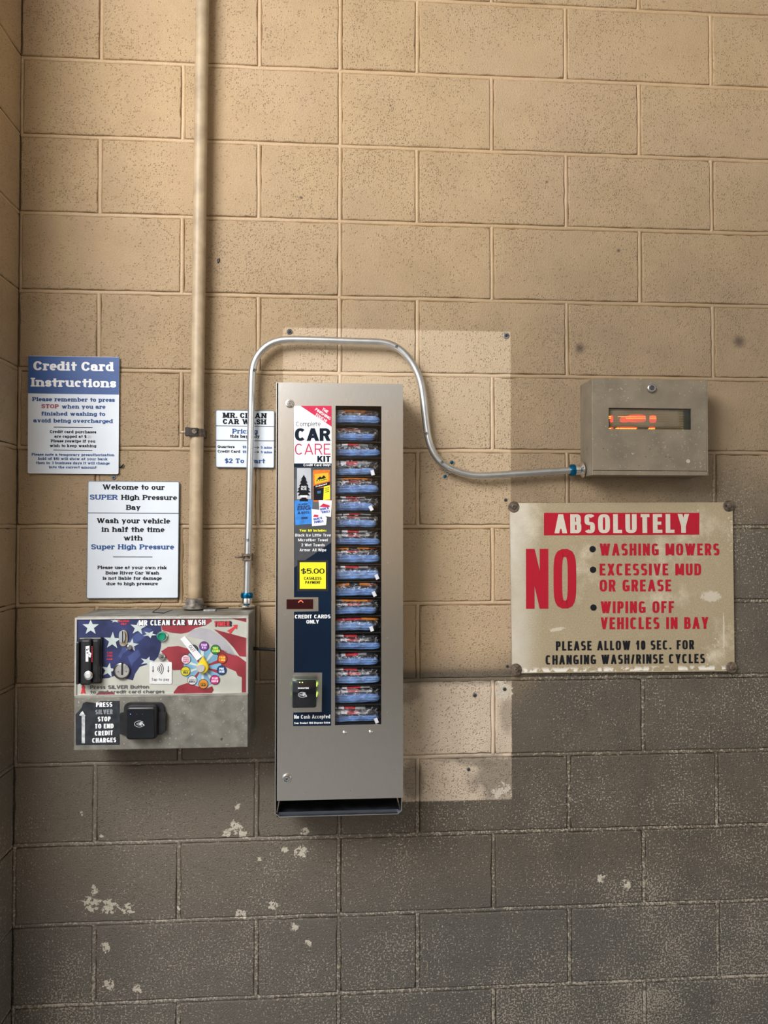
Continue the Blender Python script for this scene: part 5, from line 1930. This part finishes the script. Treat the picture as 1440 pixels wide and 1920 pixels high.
for i, (c4, red) in enumerate(((((597.4, 937.4), (622, 938.6), (620.6, 969.4), (599.8, 966.4)), ((599, 950.5), (606, 944), (618, 947.5), (618, 951))),
                               (((584, 954.4), (598, 956), (612.8, 971), (611.5, 984.5), (585, 986.6)), ((586.6, 969), (590, 964.5), (597, 966), (596.5, 969.5))))):
    dz = g2 + .0002 + i * .0009
    bm = B()
    flat(bm, pxpoly(c4, dz))
    obj('towelette_picture', bm, WHITE, gp)
    bm = B()
    flat(bm, pxpoly(red, dz + .0002))
    obj('red_car_print', bm, PRED, gp)
    ox, oy = (0, 0) if i == 0 else (-12.5, 18.5)
    letters(gp, dz + .0005, mat('print_royal', (.02, .07, .40), .4), [('QUICK', 600.5 + ox, 957.4 + oy, 617 + ox, 954.6 + oy, 4.4), ('TOWELS', 601.5 + ox, 963 + oy, 619 + ox, 960.4 + oy, 4.2)], 'towelette_lettering', **FRANK)

# card price display
bm = B()
c0, c1 = q(537.2, 1142.2, VD), q(587.3, 1123.4, VD)
box(bm, c0.x, c1.x, -VD - .0012, -VD, c0.z, c1.z, .0006, 1)
pd = obj('price_display', bm, mat('red_filter', (.030, .002, .003), .14, coat=.3), door)
bm = B()
for x, y in ((560, 1129), (561.4, 1127.4), (563, 1126.6), (564.7, 1126.4), (566.4, 1127.4), (567.8, 1129)):
    flat(bm, ell(x, y, .95, .8, VD + .0016, 8))
obj('lit_digit', bm, mat('digit_red', (.6, .05, .03), .5, emit=(1, .12, .06), es=3.0), pd)

# contactless payment reader standing proud of the door
rx0, rx1, rz0, rz1 = q(548.5, 1300, VD + .044).x, q(591.4, 1300, VD + .044).x, q(570, 1327.5, VD + .044).z, q(570, 1276, VD + .044).z
bm = B()
box(bm, rx0 - .001, rx1 + .001, -VD - .030, -VD - .0002, rz0 + .0005, rz1 + .001, .003, 3)
rd = obj('payment_reader', bm, BLACKP, door, angle=.7)
bm = B()
box(bm, rx0 - .0022, rx1 + .0022, -VD - .0345, -VD - .029, rz0 - .0008, rz1 + .0022, .002, 2)
obj('reader_gasket', bm, mat('green_grey_trim', (.09, .13, .08), .3, .4), rd, angle=.7)
bm = B()
box(bm, rx0, rx1, -VD - .044, -VD - .033, rz0, rz1, .002, 2)
fc = obj('reader_face', bm, BLACKG, rd, angle=.7)
RF = VD + .0443
letters(fc, RF, WHITE, [('MAGTEK', 558.8, 1291.8, 579.4, 1291.8, 3.2)], 'lettering', **FRANK)
bm = B()
cx, cy = 567, 1302.8
e_ = [(cx + 8.2 * math.cos(k * PI / 14), cy + 5.2 * math.sin(k * PI / 14)) for k in range(26)]
e2 = [(cx + 7.2 * math.cos(k * PI / 14), cy + 4.3 * math.sin(k * PI / 14)) for k in range(26)]
for k in range(25):
    flat(bm, pxpoly([e_[k], e_[k + 1], e2[k + 1], e2[k]], RF))
flat(bm, pxpoly([(567, 1300), (571, 1299), (576, 1306), (574.5, 1306.6), (571, 1302), (571, 1305.5), (567, 1305)], RF))
for r in (0, 1.7, 3.4):
    flat(bm, pxpoly([(561.5 + r, cy - 1 - r * .4), (562.3 + r, cy - 1 - r * .4), (562.3 + r, cy + 1 + r * .4), (561.5 + r, cy + 1 + r * .4)], RF))
obj('tap_icon', bm, IC, fc)
for lx in (562, 567):
    bm = B()
    flat(bm, ell(lx, 1279.6, 1.1, 1.0, RF, 10))
    obj('status_light', bm, mat('led_green', (.3, .5, .1), .4, emit=(.65, 1.0, .25), es=3.0), fc)
for zz in (q(570, 1283, VD).z, q(570, 1302, VD).z):  # small glowing boxes added for the green reflections on the steel
    for xx, s in ((rx0 - .0015, -1), (rx1 + .0015, 1)):
        bm = B()
        box(bm, xx - .0012, xx + .0012, -VD - .012, -VD - .006, zz - .003, zz + .003)
        obj('glow_box', bm, mat('glow_side_green', (.3, .5, .05), .4, emit=(.55, 1.0, .10), es=5.0), rd)

# ------------------------------------------------------------------ eighteen kits stacked behind the window
TOWEL = mat('microfibre_blue', (.15, .29, .58), .85, var=.22, scale=90, bump=.5, bscale=700)
TOWEL2 = mat('microfibre_blue_pale', (.19, .34, .62), .85, var=.22, scale=90, bump=.5, bscale=700)
PKW = mat('packet_white', (.66, .66, .66), .35, var=.08, scale=80)
PKR = mat('packet_red', (.42, .02, .03), .35, var=.12, scale=80)
PKN = mat('packet_navy', (.03, .04, .10), .35)
PKG = mat('packet_silver', (.34, .335, .33), .3, .3, var=.15, scale=60)
PKO = mat('packet_orange', (.58, .17, .012), .35, var=.12, scale=80)
PKK = mat('packet_black', (.016, .015, .015), .35)
PKD = mat('packet_brown', (.16, .035, .015), .35, var=.2)
TAGM = mat('care_tag_white', (.80, .80, .80), .6, var=.03)


def loft(bm, x0, x1, zc, hh, yf, yb, rr, n=3.2, nu=24, nv=22, folds=0, taper=.16, wob=.0012, mi=lambda u: 0, seed=0, sag=0.0, ltaper=.05):
    """soft slab along x: superelliptic section from front yf to back yb, half height hh"""
    rings = []
    for i in range(nu + 1):
        u = i / nu
        s = 1.0
        if u > 1 - taper:
            s = math.sqrt(max(0, 1 - ((u - 1 + taper) / taper) ** 2)) * .72 + .28
        if u < ltaper:
            s = min(s, math.sqrt(max(0, 1 - ((ltaper - u) / ltaper) ** 2)) * .6 + .4)
        x = x0 + (x1 - x0) * u
        r = []
        for j in range(nv):
            a = 2 * PI * j / nv
            c_, s_ = math.cos(a), math.sin(a)
            yy = math.copysign(abs(c_) ** (2 / n), c_)
            zz = math.copysign(abs(s_) ** (2 / n), s_)
            hz = hh * s
            nz = noise.noise(Vector((x * 60 + seed * 7.3, zz * 2, yy + seed)))
            y = (yf + yb) / 2 - yy * (yb * -1 + yf * 1) / -2 * (1 - (1 - s) * .25)
            z = zc + zz * hz + nz * wob + sag * math.sin(u * 5 + seed)
            if folds and yy > .3:
                g = abs(math.sin(folds * PI * (zz + 1) / 2 + .25 * math.sin(u * 3 + seed)))
                y += (1 - g) ** 3 * .0075
            y += noise.noise(Vector((x * 90, zz * 3 + seed * 3.1, 5))) * wob * .8
            r.append(bm.verts.new((x, y, z)))
        rings.append(r)
    for i in range(nu):
        for j in range(nv):
            f = bm.faces.new((rings[i][j], rings[i][(j + 1) % nv], rings[i + 1][(j + 1) % nv], rings[i + 1][j]))
            f.smooth = True
            f.material_index = mi((i + .5) / nu)
    bm.faces.new(list(reversed(rings[0]))).smooth = True
    bm.faces.new(rings[-1]).smooth = True


# y top, y towel top, y bottom, towel right end px, packets (top to bottom), tag, where it sits and what shows
KITS = [
    (765, 776, 795.5, 713.5, 'O', 0, 'topmost towel kit in the vending window, under a broad orange packet'),
    (799.5, 810, 827.5, 704, 'K', 0, 'second towel kit from the top, its short towel under a dark brown packet'),
    (829.5, 839.5, 857.5, 714, 'W', 0, 'third towel kit from the top, a white and red packet over its towel'),
    (860, 876, 892.5, 704, 'W', 1, 'fourth towel kit from the top, a white tag at its right end'),
    (895, 907, 927.5, 711, 'OW', 0, 'fifth towel kit from the top, a thin orange packet above a red one'),
    (929.5, 940, 960.5, 701, 'WW', 1, 'sixth towel kit from the top, a big white tag hanging at right'),
    (962, 973, 991, 707, 'WW', 0, 'seventh towel kit from the top, red and silver packets over a pointed towel'),
    (992.5, 1008, 1024, 713.5, 'WW', 0, 'eighth towel kit from the top, just above the bright orange packet'),
    (1026, 1038.5, 1058, 713, 'oW', 0, 'ninth towel kit from the top, under the brightest orange and black packet'),
    (1059.5, 1068, 1090, 712, 'W', 1, 'tenth towel kit from the top, below the middle of the window with a thick towel'),
    (1091.5, 1103, 1120.5, 707, 'o', 1, 'eleventh towel kit, orange packet on top and a white tag at right'),
    (1123, 1138, 1155, 707, 'OW', 0, 'twelfth towel kit, wide white and red packet under an orange strip'),
    (1158, 1167, 1186.5, 702, 'R', 1, 'thirteenth towel kit, dark red packet above a towel with a white tag'),
    (1190, 1204.5, 1221.5, 714, 'DW', 0, 'fourteenth towel kit, fifth from the bottom of the window'),
    (1224, 1234.5, 1251, 710, 'W', 0, 'fifteenth towel kit, fourth from the bottom of the window'),
    (1253, 1268.5, 1285.5, 713, 'DW', 0, 'sixteenth towel kit, third from the bottom of the window'),
    (1287, 1302, 1322, 713, 'WW', 0, 'seventeenth towel kit, second from the bottom of the window'),
    (1325, 1343, 1357, 711, 'WW', 1, 'bottom towel kit in the vending window, crumpled bag at its right'),
]
YF, YBK = -.1345, -.045
xl = q(629, 900, .135).x - .003
for i, (yt, ys, yb2, xr, style, tag, lab) in enumerate(KITS):
    zt2, zs, zb2 = q(670, yt, .135).z, q(670, ys, .135).z, q(670, yb2, .135).z
    # the shelf the kit lies on
    bm = B()
    box(bm, HX0 - .0052, HX1 + .0052, -.130, -.0218, zb2 - .0016, zb2 - .0004)
    obj('shelf', bm, BLACKI, chute)
    root = thing('car_care_kit', lab, 'car care kit', ((HX0 + HX1) / 2, -.09, zb2), 'bagged car care kits in the vending window')
    rg = random.Random(100 + i)
    xr3 = q(xr, ys, .135).x
    xe = min(q(714.5, ys, .135).x, HX1 + .002)
    bm = B()
    hh = (zs - zb2) / 2
    loft(bm, xl, min(xr3, xe), zb2 + hh + .0006, hh - .0008, YF + .003, YBK, 1, nv=56, folds=rg.choice([3, 3, 4]), seed=i, sag=.0007, wob=.0010)
    obj('microfibre_towel', bm, TOWEL if i % 3 else TOWEL2, root)
    n_ = len(style)
    band = (zt2 - zs) / n_
    for k, ch in enumerate(style):
        zc = zt2 - band * (k + .5)
        j = rg.uniform(-.06, .06)
        if ch == 'W':
            ms = [PKW, PKN, PKR, PKG, PKK]
            fn = lambda u, j=j: 0 if u < .10 + j else 1 if u < .15 + j else 0 if u < .27 + j else 2 if u < .55 + j else 3 if u < .76 + j else 4
            nm = 'wet_towel_packet'
        elif ch == 'R':
            ms = [PKR, PKW, PKO, PKK]
            fn = lambda u, j=j: 0 if u < .55 + j else 2
            nm = 'wet_towel_packet'
        elif ch in 'Oo':
            ms = [PKO, PKK, PKD, PKG]
            if ch == 'o':
                fn = lambda u, j=j: 0 if u < .30 + j else 1 if u < .52 + j else 0 if u < .76 + j else 2
            else:
                fn = lambda u, j=j: 3 if u < .18 else 0 if u < .68 + j else 2 if u < .82 else 1
            nm = 'wipe_packet'
        else:
            ms = [PKD, PKK, PKW, PKR]
            fn = (lambda u, j=j: 0 if u < .6 else 1) if ch == 'K' else (lambda u, j=j: 2 if u < .2 else 3 if u < .5 else 1)
            nm = 'wipe_packet'
        bm = B()
        loft(bm, xl + rg.uniform(0, .002), xe - rg.uniform(.001, .012), zc, max(.0016, band * .40), YF + .002 + rg.uniform(0, .004), YBK - .005, 1, n=2.6, nu=30, nv=14, taper=.22, wob=.0009, mi=fn, seed=i * 3 + k, sag=.0010)
        obj(nm, bm, ms, root)
    if tag:
        bm = B()
        a = rg.uniform(.2, .6)
        tx_, tz2 = min(xr3, xe) - .007, zb2 + hh * .75
        w2, h2 = .0042, .0062
        p = [Vector((tx_ + (x * math.cos(a) - z * math.sin(a)), YF - .0012, tz2 + (x * math.sin(a) + z * math.cos(a)))) for x, z in ((-w2, -h2), (w2, -h2), (w2, h2), (-w2, h2))]
        prism(bm, p, .0006)
        obj('care_tag', bm, TAGM, root)
    bm = B()
    loft(bm, xl - .0005, xe + .0015, (zt2 + zb2) / 2 + .0008, (zt2 - zb2) / 2 - .0004, YF - .0022, YBK + .002, 1, n=2.8, nu=40, nv=30, taper=.30, wob=.0026, seed=i + 50)
    obj('plastic_bag', bm, BAG, root)

# ------------------------------------------------------------------ old anchors left in the wall
LEAD = mat('old_anchor_grey', (.10, .10, .10), .6, .4, var=.3)


def anchor(x, y, r, label, m=LEAD, plate=False):
    c = q(x, y, 0)
    bm = B()
    lathe2(bm, c + Vector((0, .001, 0)), (0, -1, 0), [(0, r), (.0022, r), (.0032, r * .8), (.0032, r * .5), (.0012, r * .45)], 16)
    root = thing('wall_anchor', label, 'wall anchor', c, 'old anchors left in the block wall')
    obj('sleeve', bm, m, root, angle=.5)
    bm = B()
    lathe2(bm, c, (0, -1, 0), [(0, r * .45), (.0020, r * .42), (.0026, r * .2)], 8)
    obj('screw_tip', bm, BLACKI, root)


anchor(543, 622, .0075, 'grey anchor above the left bend of the conduit arch')
anchor(949, 629.5, .0085, 'grey anchor at the top right corner of the pale wall patch', mat('zinc_grey', (.22, .22, .21), .6, .5, var=.4, scale=200))
anchor(213.5, 895.5, .0056, 'small anchor between the Credit Card and Welcome notices', mat('blue_grey_anchor', (.12, .14, .18), .4, .5))
anchor(948, 937.5, .0045, 'tiny anchor hole beside the upper left washer of the old sign')
anchor(890, 1303.5, .0050, 'small anchor in the pale block right of the vending machine')
anchor(878.5, 1442.5, .0046, 'small anchor in the stained block near the bottom of the pale patch')
anchor(946, 1292, .0050, 'anchor in the chipped white corner under the old sign')
anchor(951, 1249, .0040, 'tiny anchor beside the lower left washer of the old sign')
DRIP = mat('black_sealant', (.012, .012, .013), .4, var=.2)
c = q(410, 489, 0)
bm = B()
bmesh.ops.create_icosphere(bm, subdivisions=2, radius=1)
for v in bm.verts:
    v.co = Vector((c.x + v.co.x * .0036 + v.co.z * .0012, c.y + v.co.y * .002, c.z + v.co.z * .0072 + noise.noise(v.co * 2) * .0008))
solo('sealant_blob', bm, DRIP, 'black blob stuck on the wall just right of the tan pipe', 'blob', smooth=True)
c = q(228, 874, 0)
bm = B()
tube(bm, [q(221, 874, .002), q(225, 874.5, .005), q(229, 873.5, .006), q(232, 870.5, .004)], [.0024, .0032, .0022, .0014], 8)
tube(bm, [q(227, 874, .005), q(229, 877, .004)], [.002, .0008], 8)
solo('cable_stub', bm, DRIP, 'black ragged stub sticking out beside the Credit Card notice', 'cable')

for o in bpy.data.objects:
    if '_L' in o:
        del o['_L']
